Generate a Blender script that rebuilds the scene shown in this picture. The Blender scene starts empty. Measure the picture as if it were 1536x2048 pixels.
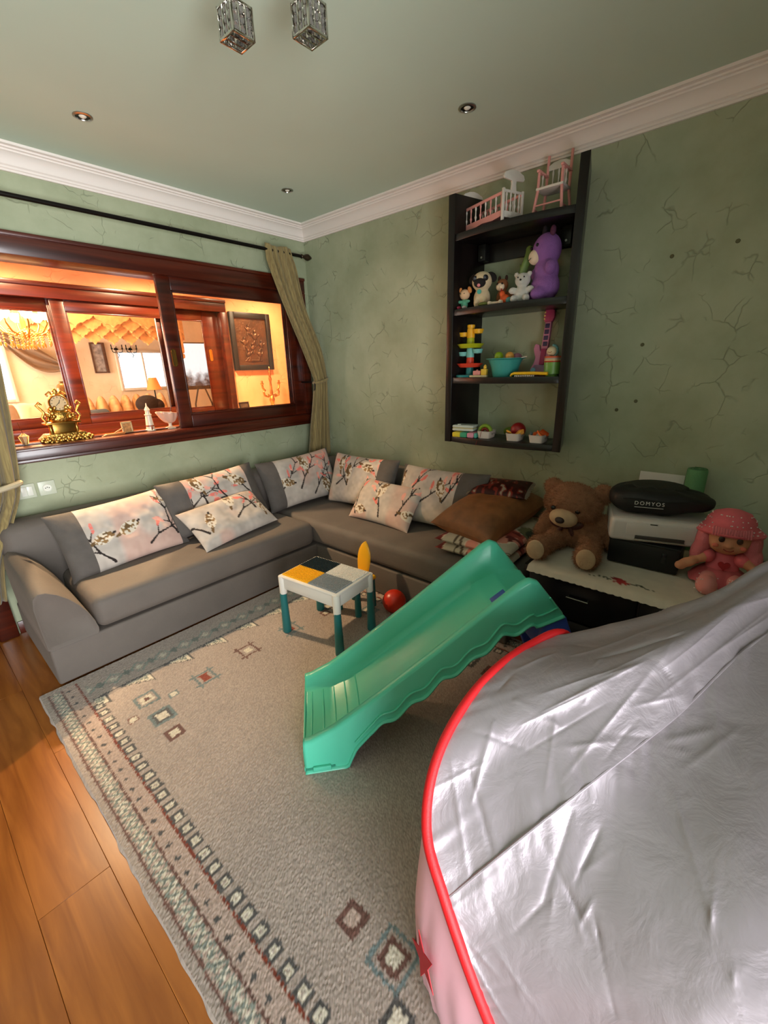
import bpy, bmesh, math, random
import numpy as np
from mathutils import Vector, Matrix, Euler
random.seed(7); RNG = np.random.default_rng(7)
SC = bpy.context.scene
COL = SC.collection
PI = math.pi
def lin(h):
    h = h.lstrip('#'); o = []
    for i in (0, 2, 4):
        c = int(h[i:i+2], 16)/255
        o.append(c/12.92 if c <= .04045 else ((c+.055)/1.055)**2.4)
    return (o[0], o[1], o[2], 1)

# ------------------------------------------------------------------ camera
def make_camera():
    yaw, pitch, roll, f = 0.846799, 0.323564, 0.0289376, 857.5586
    fw = Vector((math.sin(yaw)*math.cos(pitch), math.cos(yaw)*math.cos(pitch), -math.sin(pitch)))
    r = Vector((math.cos(yaw), -math.sin(yaw), 0)); d = fw.cross(r)
    c, s = math.cos(roll), math.sin(roll)
    R, D = c*r + s*d, -s*r + c*d
    cam = bpy.data.cameras.new('camera'); o = bpy.data.objects.new('camera', cam); COL.objects.link(o)
    m = Matrix((R, -D, -fw)).transposed().to_4x4(); m.translation = Vector((0, 0, 1.5)); o.matrix_world = m
    cam.sensor_fit = 'VERTICAL'; cam.sensor_height = 36; cam.lens = 36*f/2048
    cam.clip_start = .02; SC.camera = o
make_camera()
# ------------------------------------------------------------------ world, daylight, exposure
w = bpy.data.worlds.new('world'); SC.world = w; w.use_nodes = True
w.node_tree.nodes['Background'].inputs[0].default_value = (.75, .87, 1, 1)
w.node_tree.nodes['Background'].inputs[1].default_value = .6
def area(name, loc, rot, sx, sy, power, color, spread=PI):
    l = bpy.data.lights.new(name, 'AREA'); l.shape = 'RECTANGLE'; l.size = sx; l.size_y = sy
    l.energy = power; l.color = color; l.spread = spread
    o = bpy.data.objects.new(name, l); COL.objects.link(o); o.location = loc; o.rotation_euler = rot
    return o
area('daylight_glass_door', (-.55, -1.63, 1.06), (PI/2+math.radians(12), 0, math.radians(-6)), 1.7, 2.0, 84, (.95, .975, 1.0), math.radians(118))
area('daylight_lounge_window', (-.9, 6.9, 1.5), (PI/2, 0, -PI/2), 1.8, 1.4, 120, (1, .93, .82))
SC.view_settings.view_transform = 'Standard'; SC.view_settings.look = 'None'
SC.view_settings.gamma = 1; SC.view_settings.use_curve_mapping = False
SC.view_settings.exposure = 0.55

# ------------------------------------------------------------------ materials
MATS = {}
def newmat(name):
    m = bpy.data.materials.new(name); m.use_nodes = True
    return m, m.node_tree.nodes, m.node_tree.links, m.node_tree.nodes['Principled BSDF']
def mat(name, hexc, rough=.5, metal=0, spec=.5, bump=0, bscale=200, var=0, vscale=8, sheen=0, coat=0, emit=0, sss=0):
    if name in MATS: return MATS[name]
    m, N, L, p = newmat(name); c = lin(hexc)
    p.inputs['Base Color'].default_value = c; p.inputs['Roughness'].default_value = rough
    p.inputs['Metallic'].default_value = metal; p.inputs['Specular IOR Level'].default_value = spec
    p.inputs['Sheen Weight'].default_value = sheen; p.inputs['Coat Weight'].default_value = coat
    if sheen: p.inputs['Sheen Tint'].default_value = tuple(min(1, x*2) for x in c[:3])+(1,)
    if sss: p.inputs['Subsurface Weight'].default_value = sss; p.inputs['Subsurface Radius'].default_value = (.02, .02, .02)
    if emit: p.inputs['Emission Color'].default_value = c; p.inputs['Emission Strength'].default_value = emit
    tc = N.new('ShaderNodeTexCoord')
    if var:
        n = N.new('ShaderNodeTexNoise'); n.inputs['Scale'].default_value = vscale; n.inputs['Detail'].default_value = 5
        r = N.new('ShaderNodeValToRGB')
        r.color_ramp.elements[0].position = .3; r.color_ramp.elements[1].position = .7
        r.color_ramp.elements[0].color = tuple(x*(1-var) for x in c[:3])+(1,)
        r.color_ramp.elements[1].color = tuple(min(1, x*(1+var)) for x in c[:3])+(1,)
        L.new(tc.outputs['Object'], n.inputs['Vector']); L.new(n.outputs['Fac'], r.inputs['Fac']); L.new(r.outputs['Color'], p.inputs['Base Color'])
    if bump:
        n = N.new('ShaderNodeTexNoise'); n.inputs['Scale'].default_value = bscale; n.inputs['Detail'].default_value = 4
        b = N.new('ShaderNodeBump'); b.inputs['Strength'].default_value = bump; b.inputs['Distance'].default_value = .01
        L.new(tc.outputs['Object'], n.inputs['Vector']); L.new(n.outputs['Fac'], b.inputs['Height']); L.new(b.outputs['Normal'], p.inputs['Normal'])
    MATS[name] = m; return m
def stucco(name, hexc, dark, amount=.55):
    if name in MATS: return MATS[name]
    m, N, L, p = newmat(name); p.inputs['Roughness'].default_value = .62
    p.inputs['Specular IOR Level'].default_value = .35
    tc = N.new('ShaderNodeTexCoord')
    big = N.new('ShaderNodeTexNoise'); big.inputs['Scale'].default_value = 3.2; big.inputs['Detail'].default_value = 7; big.inputs['Roughness'].default_value = .6
    warp = N.new('ShaderNodeTexNoise'); warp.inputs['Scale'].default_value = 5; warp.inputs['Detail'].default_value = 3
    mixv = N.new('ShaderNodeMixRGB'); mixv.blend_type = 'ADD'; mixv.inputs[0].default_value = .16
    vor = N.new('ShaderNodeTexVoronoi'); vor.feature = 'DISTANCE_TO_EDGE'; vor.inputs['Scale'].default_value = 7.5
    vr = N.new('ShaderNodeValToRGB'); vr.color_ramp.elements[0].position = .0; vr.color_ramp.elements[1].position = .022
    msk = N.new('ShaderNodeTexNoise'); msk.inputs['Scale'].default_value = 6.5; msk.inputs['Detail'].default_value = 2
    mr = N.new('ShaderNodeValToRGB'); mr.color_ramp.elements[0].position = .53; mr.color_ramp.elements[1].position = .6
    inv = N.new('ShaderNodeMath'); inv.operation = 'SUBTRACT'; inv.inputs[0].default_value = 1
    mul = N.new('ShaderNodeMath'); mul.operation = 'MULTIPLY'
    L.new(tc.outputs['Object'], big.inputs['Vector']); L.new(tc.outputs['Object'], warp.inputs['Vector']); L.new(tc.outputs['Object'], msk.inputs['Vector'])
    L.new(tc.outputs['Object'], mixv.inputs[1]); L.new(warp.outputs['Color'], mixv.inputs[2]); L.new(mixv.outputs[0], vor.inputs['Vector'])
    L.new(vor.outputs['Distance'], vr.inputs['Fac']); L.new(msk.outputs['Fac'], mr.inputs['Fac'])
    L.new(vr.outputs['Color'], inv.inputs[1]); L.new(inv.outputs[0], mul.inputs[0]); L.new(mr.outputs['Color'], mul.inputs[1])
    cr = N.new('ShaderNodeValToRGB'); c0, c1 = lin(dark), lin(hexc)
    cr.color_ramp.elements[0].position = .32; cr.color_ramp.elements[1].position = .66
    cr.color_ramp.elements[0].color = c0; cr.color_ramp.elements[1].color = c1
    L.new(big.outputs['Fac'], cr.inputs['Fac'])
    mc = N.new('ShaderNodeMixRGB'); mc.inputs[2].default_value = tuple(x*.62 for x in c0[:3])+(1,)
    sc = N.new('ShaderNodeMath'); sc.operation = 'MULTIPLY'; sc.inputs[1].default_value = amount
    L.new(mul.outputs[0], sc.inputs[0]); L.new(sc.outputs[0], mc.inputs[0]); L.new(cr.outputs['Color'], mc.inputs[1]); L.new(mc.outputs[0], p.inputs['Base Color'])
    h = N.new('ShaderNodeMath'); h.operation = 'SUBTRACT'
    bs = N.new('ShaderNodeMath'); bs.operation = 'MULTIPLY'; bs.inputs[1].default_value = .7
    L.new(big.outputs['Fac'], bs.inputs[0]); L.new(bs.outputs[0], h.inputs[0]); L.new(mul.outputs[0], h.inputs[1])
    b = N.new('ShaderNodeBump'); b.inputs['Strength'].default_value = .42; b.inputs['Distance'].default_value = .012
    L.new(h.outputs[0], b.inputs['Height']); L.new(b.outputs['Normal'], p.inputs['Normal'])
    MATS[name] = m; return m
def wood(name, c0, c1, rough, coat=0, sx=(2, 30, 30), spec=.5):
    if name in MATS: return MATS[name]
    m, N, L, p = newmat(name); p.inputs['Roughness'].default_value = rough; p.inputs['Coat Weight'].default_value = coat
    p.inputs['Coat Roughness'].default_value = .12; p.inputs['Specular IOR Level'].default_value = spec
    tc = N.new('ShaderNodeTexCoord'); mp = N.new('ShaderNodeMapping'); mp.inputs['Scale'].default_value = sx
    n = N.new('ShaderNodeTexNoise'); n.inputs['Scale'].default_value = 1; n.inputs['Detail'].default_value = 6; n.inputs['Distortion'].default_value = .8
    r = N.new('ShaderNodeValToRGB'); r.color_ramp.elements[0].position = .3; r.color_ramp.elements[1].position = .7
    r.color_ramp.elements[0].color = lin(c0); r.color_ramp.elements[1].color = lin(c1)
    oi = N.new('ShaderNodeObjectInfo'); ad = N.new('ShaderNodeVectorMath'); ad.operation = 'ADD'
    L.new(tc.outputs['Object'], mp.inputs['Vector']); L.new(mp.outputs[0], ad.inputs[0]); L.new(oi.outputs['Location'], ad.inputs[1])
    L.new(ad.outputs[0], n.inputs['Vector']); L.new(n.outputs['Fac'], r.inputs['Fac']); L.new(r.outputs['Color'], p.inputs['Base Color'])
    MATS[name] = m; return m
def vcol(name, rough=.8, sheen=0, bump=0, bscale=300):
    if name in MATS: return MATS[name]
    m, N, L, p = newmat(name); a = N.new('ShaderNodeAttribute'); a.attribute_name = 'Col'
    L.new(a.outputs['Color'], p.inputs['Base Color']); p.inputs['Roughness'].default_value = rough; p.inputs['Sheen Weight'].default_value = sheen
    p.inputs['Specular IOR Level'].default_value = .25
    if bump:
        tc = N.new('ShaderNodeTexCoord'); n = N.new('ShaderNodeTexNoise'); n.inputs['Scale'].default_value = bscale
        b = N.new('ShaderNodeBump'); b.inputs['Strength'].default_value = bump; b.inputs['Distance'].default_value = .006
        L.new(tc.outputs['Object'], n.inputs['Vector']); L.new(n.outputs['Fac'], b.inputs['Height']); L.new(b.outputs['Normal'], p.inputs['Normal'])
    MATS[name] = m; return m
def glassmat(name='clear_glass', tint=(1, 1, 1, 1), refl=1.0):
    if name in MATS: return MATS[name]
    m = bpy.data.materials.new(name); m.use_nodes = True; N, L = m.node_tree.nodes, m.node_tree.links; N.clear()
    o = N.new('ShaderNodeOutputMaterial'); mx = N.new('ShaderNodeMixShader'); t = N.new('ShaderNodeBsdfTransparent'); g = N.new('ShaderNodeBsdfGlossy')
    t.inputs[0].default_value = tint; g.inputs['Roughness'].default_value = .02
    fr = N.new('ShaderNodeFresnel'); fr.inputs[0].default_value = 1.45
    L.new(fr.outputs[0], mx.inputs[0]); L.new(t.outputs[0], mx.inputs[1]); L.new(g.outputs[0], mx.inputs[2]); L.new(mx.outputs[0], o.inputs[0])
    MATS[name] = m; return m

# ------------------------------------------------------------------ mesh helpers
def BM(): return bmesh.new()
def _tag(bm, before):
    return [v for v in bm.verts if v.index == -1 or v.index >= before]
def box(bm, c, s, r=(0, 0, 0), bev=0, seg=2):
    t = bmesh.new(); bmesh.ops.create_cube(t, size=1); bmesh.ops.scale(t, vec=s, verts=t.verts)
    if bev: bmesh.ops.bevel(t, geom=t.edges[:], offset=min(bev, min(s)*.49), segments=seg, affect='EDGES', profile=.5)
    _merge(bm, t, Matrix.Translation(c) @ Euler(r).to_matrix().to_4x4())
def _merge(bm, t, M):
    t.verts.index_update(); vs = [bm.verts.new(M @ v.co) for v in t.verts]
    for f in t.faces:
        try: bm.faces.new([vs[v.index] for v in f.verts])
        except ValueError: pass
    t.free()
def span(bm, x0, x1, y0, y1, z0, z1, bev=0, seg=2):
    box(bm, ((x0+x1)/2, (y0+y1)/2, (z0+z1)/2), (abs(x1-x0), abs(y1-y0), abs(z1-z0)), bev=bev, seg=seg)
def ball(bm, c, s, r=(0, 0, 0), u=20, v=12):
    if not hasattr(s, '__len__'): s = (s, s, s)
    t = bmesh.new(); bmesh.ops.create_uvsphere(t, u_segments=u, v_segments=v, radius=1)
    _merge(bm, t, Matrix.Translation(c) @ Euler(r).to_matrix().to_4x4() @ Matrix.Diagonal((*s, 1)))
def frame_z(d):
    d = Vector(d).normalized(); return d.to_track_quat('Z', 'Y').to_matrix()
def cyl(bm, p0, p1, r0, r1=None, n=16):
    r1 = r0 if r1 is None else r1; p0, p1 = Vector(p0), Vector(p1); M = frame_z(p1-p0)
    a = [bm.verts.new(p0 + M @ Vector((r0*math.cos(2*PI*i/n), r0*math.sin(2*PI*i/n), 0))) for i in range(n)]
    b = [bm.verts.new(p1 + M @ Vector((r1*math.cos(2*PI*i/n), r1*math.sin(2*PI*i/n), 0))) for i in range(n)]
    for i in range(n): bm.faces.new((a[i], a[(i+1) % n], b[(i+1) % n], b[i]))
    bm.faces.new(a[::-1]); bm.faces.new(b)
def tube(bm, pts, r, n=8, closed=False):
    P = [Vector(p) for p in pts]; m = len(P); R = [float(q) for q in r] if hasattr(r, "__len__") else [float(r)]*m; rings = []
    up = None
    for i in range(m):
        a = P[(i-1) % m] if (closed or i > 0) else P[i]; b = P[(i+1) % m] if (closed or i < m-1) else P[i]
        t = (b-a).normalized()
        if up is None:
            up = t.orthogonal().normalized()
        up = (up - t*up.dot(t)).normalized(); s = t.cross(up)
        rings.append([bm.verts.new(P[i] + R[i]*(math.cos(2*PI*k/n)*up + math.sin(2*PI*k/n)*s)) for k in range(n)])
    for i in range(m if closed else m-1):
        A, B_ = rings[i], rings[(i+1) % m]
        for k in range(n): bm.faces.new((A[k], A[(k+1) % n], B_[(k+1) % n], B_[k]))
    if not closed: bm.faces.new(rings[0][::-1]); bm.faces.new(rings[-1])
def lathe(bm, prof, c=(0, 0, 0), n=24, M=None, sy=1):
    c = Vector(c); rings = []
    for r, z in prof:
        ring = []
        for k in range(n):
            v = Vector((r*math.cos(2*PI*k/n), sy*r*math.sin(2*PI*k/n), z))
            if M is not None: v = M @ v
            ring.append(bm.verts.new(c+v))
        rings.append(ring)
    for A, B_ in zip(rings, rings[1:]):
        for k in range(n): bm.faces.new((A[k], A[(k+1) % n], B_[(k+1) % n], B_[k]))
    if prof[0][0] > 1e-4: bm.faces.new(rings[0][::-1])
    if prof[-1][0] > 1e-4: bm.faces.new(rings[-1])
def prism(bm, pts, h, M=None, bev=0):
    t = bmesh.new(); a = [t.verts.new((x, y, 0)) for x, y in pts]; b = [t.verts.new((x, y, h)) for x, y in pts]; n = len(pts)
    t.faces.new(a[::-1]); t.faces.new(b)
    for i in range(n): t.faces.new((a[i], a[(i+1) % n], b[(i+1) % n], b[i]))
    bmesh.ops.recalc_face_normals(t, faces=t.faces[:])
    if bev: bmesh.ops.bevel(t, geom=t.edges[:], offset=bev, segments=2, affect='EDGES', profile=.5)
    _merge(bm, t, M if M is not None else Matrix.Identity(4))
def axes(o, x, y, z):
    m = Matrix((x, y, z)).transposed().to_4x4(); m.translation = Vector(o); return m
def sheet(bm, rows, closed=False):
    V = [[bm.verts.new(p) for p in r] for r in rows]
    for A, B_ in zip(V, V[1:]):
        n = len(A)
        for k in range(n if closed else n-1): bm.faces.new((A[k], A[(k+1) % n], B_[(k+1) % n], B_[k]))
    return V
def obj(name, bm, m, parent=None, smooth=True, angle=40, loc=None, recalc=True):
    if recalc: bmesh.ops.recalc_face_normals(bm, faces=bm.faces[:])
    me = bpy.data.meshes.new(name); bm.to_mesh(me); bm.free()
    if smooth:
        me.polygons.foreach_set('use_smooth', [True]*len(me.polygons)); me.set_sharp_from_angle(angle=math.radians(angle))
    if m is not None: me.materials.append(m)
    o = bpy.data.objects.new(name, me); COL.objects.link(o)
    if parent is not None: o.parent = parent
    if loc is not None: o.location = loc
    return o
def meshobj(name, V, F, m, parent=None, cols=None, facecols=None, smooth=True):
    me = bpy.data.meshes.new(name); me.from_pydata(V, [], F); me.update()
    if cols is not None:
        a = me.color_attributes.new('Col', 'FLOAT_COLOR', 'POINT'); c = np.ones((len(V), 4), np.float32); c[:, :3] = cols; a.data.foreach_set('color', c.ravel())
    if smooth: me.polygons.foreach_set('use_smooth', [True]*len(me.polygons))
    me.materials.append(m); o = bpy.data.objects.new(name, me); COL.objects.link(o)
    if parent is not None: o.parent = parent
    return o
def gridfaces(nu, nv):
    i = np.arange((nu-1)*(nv-1)); a = (i//(nv-1))*nv + i % (nv-1)
    return np.stack([a, a+1, a+nv+1, a+nv], 1).tolist()
def tag(o, label, cat, group=None, kind=None):
    o['label'] = label; o['category'] = cat
    if group: o['group'] = group
    if kind: o['kind'] = kind
    return o
def thing(name, label, cat, loc=(0, 0, 0), rz=0, group=None, rot=None, kind=None):
    o = bpy.data.objects.new(name, None); COL.objects.link(o); o.location = loc; o.empty_display_size = .05
    o.rotation_euler = rot if rot else (0, 0, rz)
    return tag(o, label, cat, group, kind)
def struct(name, bm, m, label, cat, **k):
    return tag(obj(name, bm, m, **k), label, cat, kind='structure')
def copy_tree(o, parent=None):
    c = o.copy(); COL.objects.link(c)
    if parent is not None: c.parent = parent
    for ch in list(o.children): copy_tree(ch, c)
    return c
def plush(name, balls, m, parent, vox=.006, it=4):
    bm = BM()
    for b in balls: ball(bm, *b)
    o = obj(name, bm, m, parent)
    r = o.modifiers.new('remesh', 'REMESH'); r.mode = 'VOXEL'; r.voxel_size = vox; r.use_smooth_shade = True
    s = o.modifiers.new('smooth', 'SMOOTH'); s.factor = .5; s.iterations = it
    return o
def catmull(P, n):
    P = np.asarray(P, float); m = len(P); t = np.linspace(0, m-1, n); i = np.clip(t.astype(int), 0, m-2); f = (t-i)[:, None]
    Q = np.concatenate([[2*P[0]-P[1]], P, [2*P[-1]-P[-2]]]); shp = P.shape[1:]
    f = f.reshape((n,)+(1,)*len(shp)); a, b, c, d = Q[i], Q[i+1], Q[i+2], Q[i+3]
    return .5*((2*b)+(-a+c)*f+(2*a-5*b+4*c-d)*f**2+(-a+3*b-3*c+d)*f**3)
def vnoise(x, y, seed=0):
    xi, yi = np.floor(x).astype(int), np.floor(y).astype(int); fx, fy = x-xi, y-yi; fx = fx*fx*(3-2*fx); fy = fy*fy*(3-2*fy)
    h = lambda a, b: (np.abs(np.sin(a*127.1+b*311.7+seed*74.7)*43758.5453) % 1)
    return (h(xi, yi)*(1-fx)+h(xi+1, yi)*fx)*(1-fy)+(h(xi, yi+1)*(1-fx)+h(xi+1, yi+1)*fx)*fy

WY, WX, CZ = 3.24, 2.735, 2.64
GREEN = stucco('green_stucco', '#a8ad90', '#939a7c', .5)
ORANGE = stucco('orange_stucco', '#eeb682', '#e6a670', .2)
CREAM = stucco('cream_plaster', '#ecd9bd', '#e3ccab', .15)
CEIL = mat('ceiling_paint', '#c4d4c2', .7, var=.03, vscale=1.5)
WHITE = mat('crown_plaster', '#e9ded6', .55)
MAHOG = wood('mahogany', '#2b0b05', '#561d0c', .3, .22, (1.2, 22, 22))
# ================================================================== the room shell
X0, Y0 = -1.6, -1.5
OAK = wood('oak_laminate', '#8a4a18', '#b26a2a', .32, .25, (26, 2.2, 2))
bm = BM(); span(bm, X0, WX, Y0, WY, -.12, -.008)
floor = struct('floor', bm, mat('floor_joint', '#4a2810', .7), 'warm orange oak laminate floor left of the rug', 'floor')
pw, pl = .19, 1.26
protos = {}
ix = 0; x = X0
while x < WX-.01:
    x1 = min(x+pw, WX); y = Y0-((ix*.47) % 1)*pl
    while y < WY-.01:
        a, b = max(y, Y0), min(y+pl, WY)
        if b-a > .02:
            key = (round(x1-x, 3), round(b-a, 3))
            if key not in protos:
                bm = BM(); box(bm, (0, 0, -.006), (x1-x-.0008, b-a-.0008, .012), bev=.0008, seg=1)
                o = obj('plank', bm, OAK, floor); protos[key] = o
            else:
                o = protos[key].copy(); COL.objects.link(o)
            o.location = ((x+x1)/2, (a+b)/2, 0)
        y += pl
    x += pw; ix += 1
bm = BM(); span(bm, X0, WX, Y0, WY, CZ, CZ+.1)
struct('ceiling', bm, CEIL, 'pale sage green painted flat ceiling', 'ceiling')
def wall_hole(bm, x0, x1, y0, y1, z0, z1, hx0, hx1, hz0, hz1):
    span(bm, x0, hx0, y0, y1, z0, z1); span(bm, hx1, x1, y0, y1, z0, z1)
    span(bm, hx0, hx1, y0, y1, z0, hz0); span(bm, hx0, hx1, y0, y1, hz1, z1)
W1 = (.34, 2.66, 1.045, 2.225)
bm = BM(); wall_hole(bm, X0, WX, WY, WY+.09, 0, CZ, *W1)
struct('wall_back', bm, GREEN, 'green trowelled stucco wall around the mahogany window', 'wall')
bm = BM(); span(bm, WX, WX+.12, Y0, WY+.09, 0, CZ)
wr = struct('wall_right', bm, GREEN, 'green trowelled stucco wall behind the black wall shelf', 'wall')
PLUG = mat('wall_plug', '#5c5a3c', .8)
for (py, pz) in ((.49, 1.98), (.24, 2.0), (.56, 1.58), (.64, 1.24), (.55, 1.29)):
    bm = BM(); cyl(bm, (WX-.003, py, pz), (WX+.001, py, pz), .008, .01, 10); obj('wall_plug', bm, PLUG, wr)
bm = BM(); span(bm, X0-.12, X0, Y0, WY, 0, CZ)
struct('wall_left', bm, GREEN, 'green stucco wall left of the viewer', 'wall')
bm = BM(); wall_hole(bm, X0, WX, Y0-.1, Y0, 0, CZ, -1.45, .35, .03, 2.1)
struct('wall_rear', bm, GREEN, 'green stucco wall with a glazed balcony door behind the viewer', 'wall')
d = thing('door_2', 'white framed glazed balcony door behind the viewer', 'door', kind='structure')
for a, b in ((-1.45, -1.39), (-.58, -.52), (.29, .35)):
    bm = BM(); span(bm, a, b, Y0-.08, Y0-.02, .03, 2.1, .006); obj('door_stile', bm, WHITE, d)
for a, b in ((.03, .1), (2.03, 2.1)):
    bm = BM(); span(bm, -1.39, .29, Y0-.075, Y0-.025, a, b, .006); obj('door_rail', bm, WHITE, d)
for a, b in ((-1.39, -.58), (-.52, .29)):
    bm = BM(); span(bm, a, b, Y0-.053, Y0-.047, .1, 2.03); obj('pane', bm, glassmat(), d)
# crown moulding: one stepped and coved profile along the two walls, mitred in the corner
cp = [(0, .11), (0, 0), (.012, 0), (.012, .010), (.018, .013), (.018, .022), (.026, .028), (.031, .044), (.043, .062), (.060, .074), (.066, .076), (.066, .084), (.076, .087), (.076, .095), (.094, .098), (.094, .11)]
bm = BM()
rows = []
for end in range(3):
    r = []
    for q, z in cp:
        if end == 0: p = (X0, WY-q, CZ-.11+z)
        elif end == 1: p = (WX-q, WY-q, CZ-.11+z)
        else: p = (WX-q, Y0, CZ-.11+z)
        r.append(p)
    rows.append(r)
sheet(bm, rows, True)
struct('trim_1', bm, WHITE, 'white coved crown moulding along the ceiling edge', 'moulding', angle=25)
bm = BM()
span(bm, .22, WX-.012, WY-.012, WY, 0, .08, .003); span(bm, WX-.012, WX, Y0, WY-.012, 0, .08, .003)
struct('baseboard_back', bm, MAHOG, 'dark wooden baseboard behind the sofa', 'baseboard')
# dark wooden door next to the sofa end
d = thing('door_1', 'dark mahogany door edge behind the left curtain beside the sofa arm', 'door', (0, WY, 0), kind='structure')
bm = BM(); span(bm, -.72, .12, -.028, -.001, .004, 2.05, .003); obj('door_panel', bm, MAHOG, d)
bm = BM(); span(bm, .12, .212, -.045, -.001, .002, 2.14, .006); obj('door_casing', bm, MAHOG, d)
bm = BM(); span(bm, -.72, .12, -.045, -.001, 2.05, 2.14, .006); obj('door_casing', bm, MAHOG, d)

# ------------------------------------------------------------------ our sliding window
GL = glassmat()
BRASS = mat('brass', '#b99654', .28, 1)
def sash(win, x0, x1, z0, z1, y, st_l, st_r, rt, rb, dep=.036, handle=None):
    s = bpy.data.objects.new('sash', None); COL.objects.link(s); s.parent = win; s.location = (0, 0, 0)
    for n, a in (('stile', (x0, x0+st_l, z0, z1)), ('stile', (x1-st_r, x1, z0, z1)), ('rail', (x0+st_l, x1-st_r, z0, z0+rb)), ('rail', (x0+st_l, x1-st_r, z1-rt, z1))):
        bm = BM(); span(bm, a[0], a[1], y-dep/2, y+dep/2, a[2], a[3], .005); obj(n, bm, MAHOG, s)
    bm = BM(); span(bm, x0+st_l-.002, x1-st_r+.002, y-.003, y+.003, z0+rb-.002, z1-rt+.002); obj('pane', bm, GL, s)
    for a in ((x0+st_l, x0+st_l+.012, z0+rb, z1-rt), (x1-st_r-.012, x1-st_r, z0+rb, z1-rt), (x0+st_l, x1-st_r, z0+rb, z0+rb+.012), (x0+st_l, x1-st_r, z1-rt-.012, z1-rt)):
        bm = BM(); span(bm, a[0], a[1], y-dep/2+.004, y-.003, a[2], a[3], .003); obj('glazing_bead', bm, MAHOG, s)
    if handle:
        hx, hz = handle; bm = BM(); pts = []
        for i in range(24):
            t = 2*PI*i/24; pts.append((.019*math.cos(t), .019*math.sin(t)+(.042 if math.sin(t) > 0 else -.042)))
        inn = [(x*.6, (abs(z)-.008)*(1 if z > 0 else -1)) for x, z in pts]
        A = [bm.verts.new((hx+x, y-dep/2-.001, hz+z)) for x, z in pts]; B_ = [bm.verts.new((hx+x*.9, y-dep/2-.006, hz+z*.95)) for x, z in pts]
        C_ = [bm.verts.new((hx+x, y-dep/2-.006, hz+z)) for x, z in inn]; D_ = [bm.verts.new((hx+x*.8, y-dep/2-.0015, hz+z)) for x, z in inn]
        for P, Q in ((A, B_), (B_, C_), (C_, D_)):
            for i in range(24): bm.faces.new((P[i], P[(i+1) % 24], Q[(i+1) % 24], Q[i]))
        bm.faces.new(D_); obj('flush_pull', bm, BRASS, s)
    return s
win = thing('window_1', 'mahogany sliding window with its left half open to the lit corridor', 'window', (0, 0, 0), kind='structure')
def wpart(name, *a, bev=.006):
    bm = BM(); span(bm, *a, bev); return obj(name, bm, MAHOG, win)
wpart('frame_head', .33, 2.672, WY-.04, WY+.19, 2.130, 2.238)
wpart('frame_bead', .33, 2.672, WY-.05, WY-.035, 2.222, 2.244, bev=.004)
wpart('frame_sill', .33, 2.672, WY-.045, WY+.21, 1.036, 1.118)
wpart('frame_bead', .33, 2.672, WY-.056, WY-.04, 1.030, 1.052, bev=.004)
wpart('frame_bead', .33, 2.672, WY-.052, WY-.04, 1.098, 1.112, bev=.003)
wpart('frame_jamb', .33, .412, WY-.04, WY+.19, 1.118, 2.130)
wpart('frame_jamb', 2.590, 2.672, WY-.04, WY+.19, 1.118, 2.130)
wpart('sill_track', .412, 2.59, WY+.075, WY+.083, 1.118, 1.126, bev=.002)
sash(win, 1.432, 2.592, 1.118, 2.132, WY+.02, .092, .094, .085, .088, handle=(1.468, 1.61))
sash(win, 1.47, 2.59, 1.128, 2.13, WY+.062, .055, .10, .075, .08)
# ------------------------------------------------------------------ corridor behind it
CY = 4.54
bm = BM(); wall_hole(bm, X0, 5.2, WY+.09, WY+.18, 0, 2.66, *W1); struct('wall_corridor', bm, ORANGE, 'orange plaster back of the window wall in the corridor', 'wall')
W2 = (.28, 2.655, 1.07, 2.195)
bm = BM(); wall_hole(bm, X0, 5.2, CY, CY+.08, 0, 2.66, *W2); struct('wall_far', bm, ORANGE, 'warm orange corridor wall with the copper relief picture', 'wall')
bm = BM(); wall_hole(bm, X0, 5.2, CY+.08, CY+.16, 0, 2.75, *W2); struct('wall_lounge_near', bm, CREAM, 'cream lounge side of the corridor wall', 'wall')
bm = BM(); span(bm, X0, 5.2, WY+.18, CY, 2.56, 2.66); struct('ceiling_corridor', bm, ORANGE, 'orange corridor ceiling with downlights', 'ceiling')
bm = BM(); span(bm, X0, 5.2, WY, CY, -.1, 0); struct('floor_corridor', bm, mat('corridor_tile', '#b08a60', .4), 'tan tiled corridor floor', 'floor')
for n, a in (('wall_corridor_end', X0-.1), ('wall_corridor_close', 5.2)):
    bm = BM(); span(bm, a, a+.1, WY, CY, 0, 2.66); struct(n, bm, ORANGE, 'orange end wall of the corridor, '+('left' if a < 0 else 'right')+' end', 'wall')
win = thing('window_2', 'mahogany sliding window across the corridor, giving onto the bright lounge', 'window', (0, 0, 0), kind='structure')
wpart('frame_head', .25, 2.672, CY-.03, CY+.18, 2.105, 2.215)
wpart('frame_bead', .25, 2.672, CY-.042, CY-.028, 2.19, 2.222, bev=.004)
wpart('frame_sill', .25, 2.672, CY-.04, CY+.2, 1.02, 1.10)
wpart('frame_bead', .25, 2.672, CY-.052, CY-.038, 1.01, 1.04, bev=.004)
wpart('frame_jamb', .25, .33, CY-.03, CY+.18, 1.10, 2.105)
wpart('frame_jamb', 2.60, 2.672, CY-.03, CY+.18, 1.10, 2.105)
sash(win, .33, 1.20, 1.10, 2.105, CY+.06, .12, .092, .085, .075)
sash(win, 1.12, 2.11, 1.10, 2.105, CY+.015, .10, .11, .085, .075)
sash(win, 1.96, 2.60, 1.10, 2.105, CY+.06, .155, .172, .085, .05, handle=(2.47, 1.68))
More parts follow.
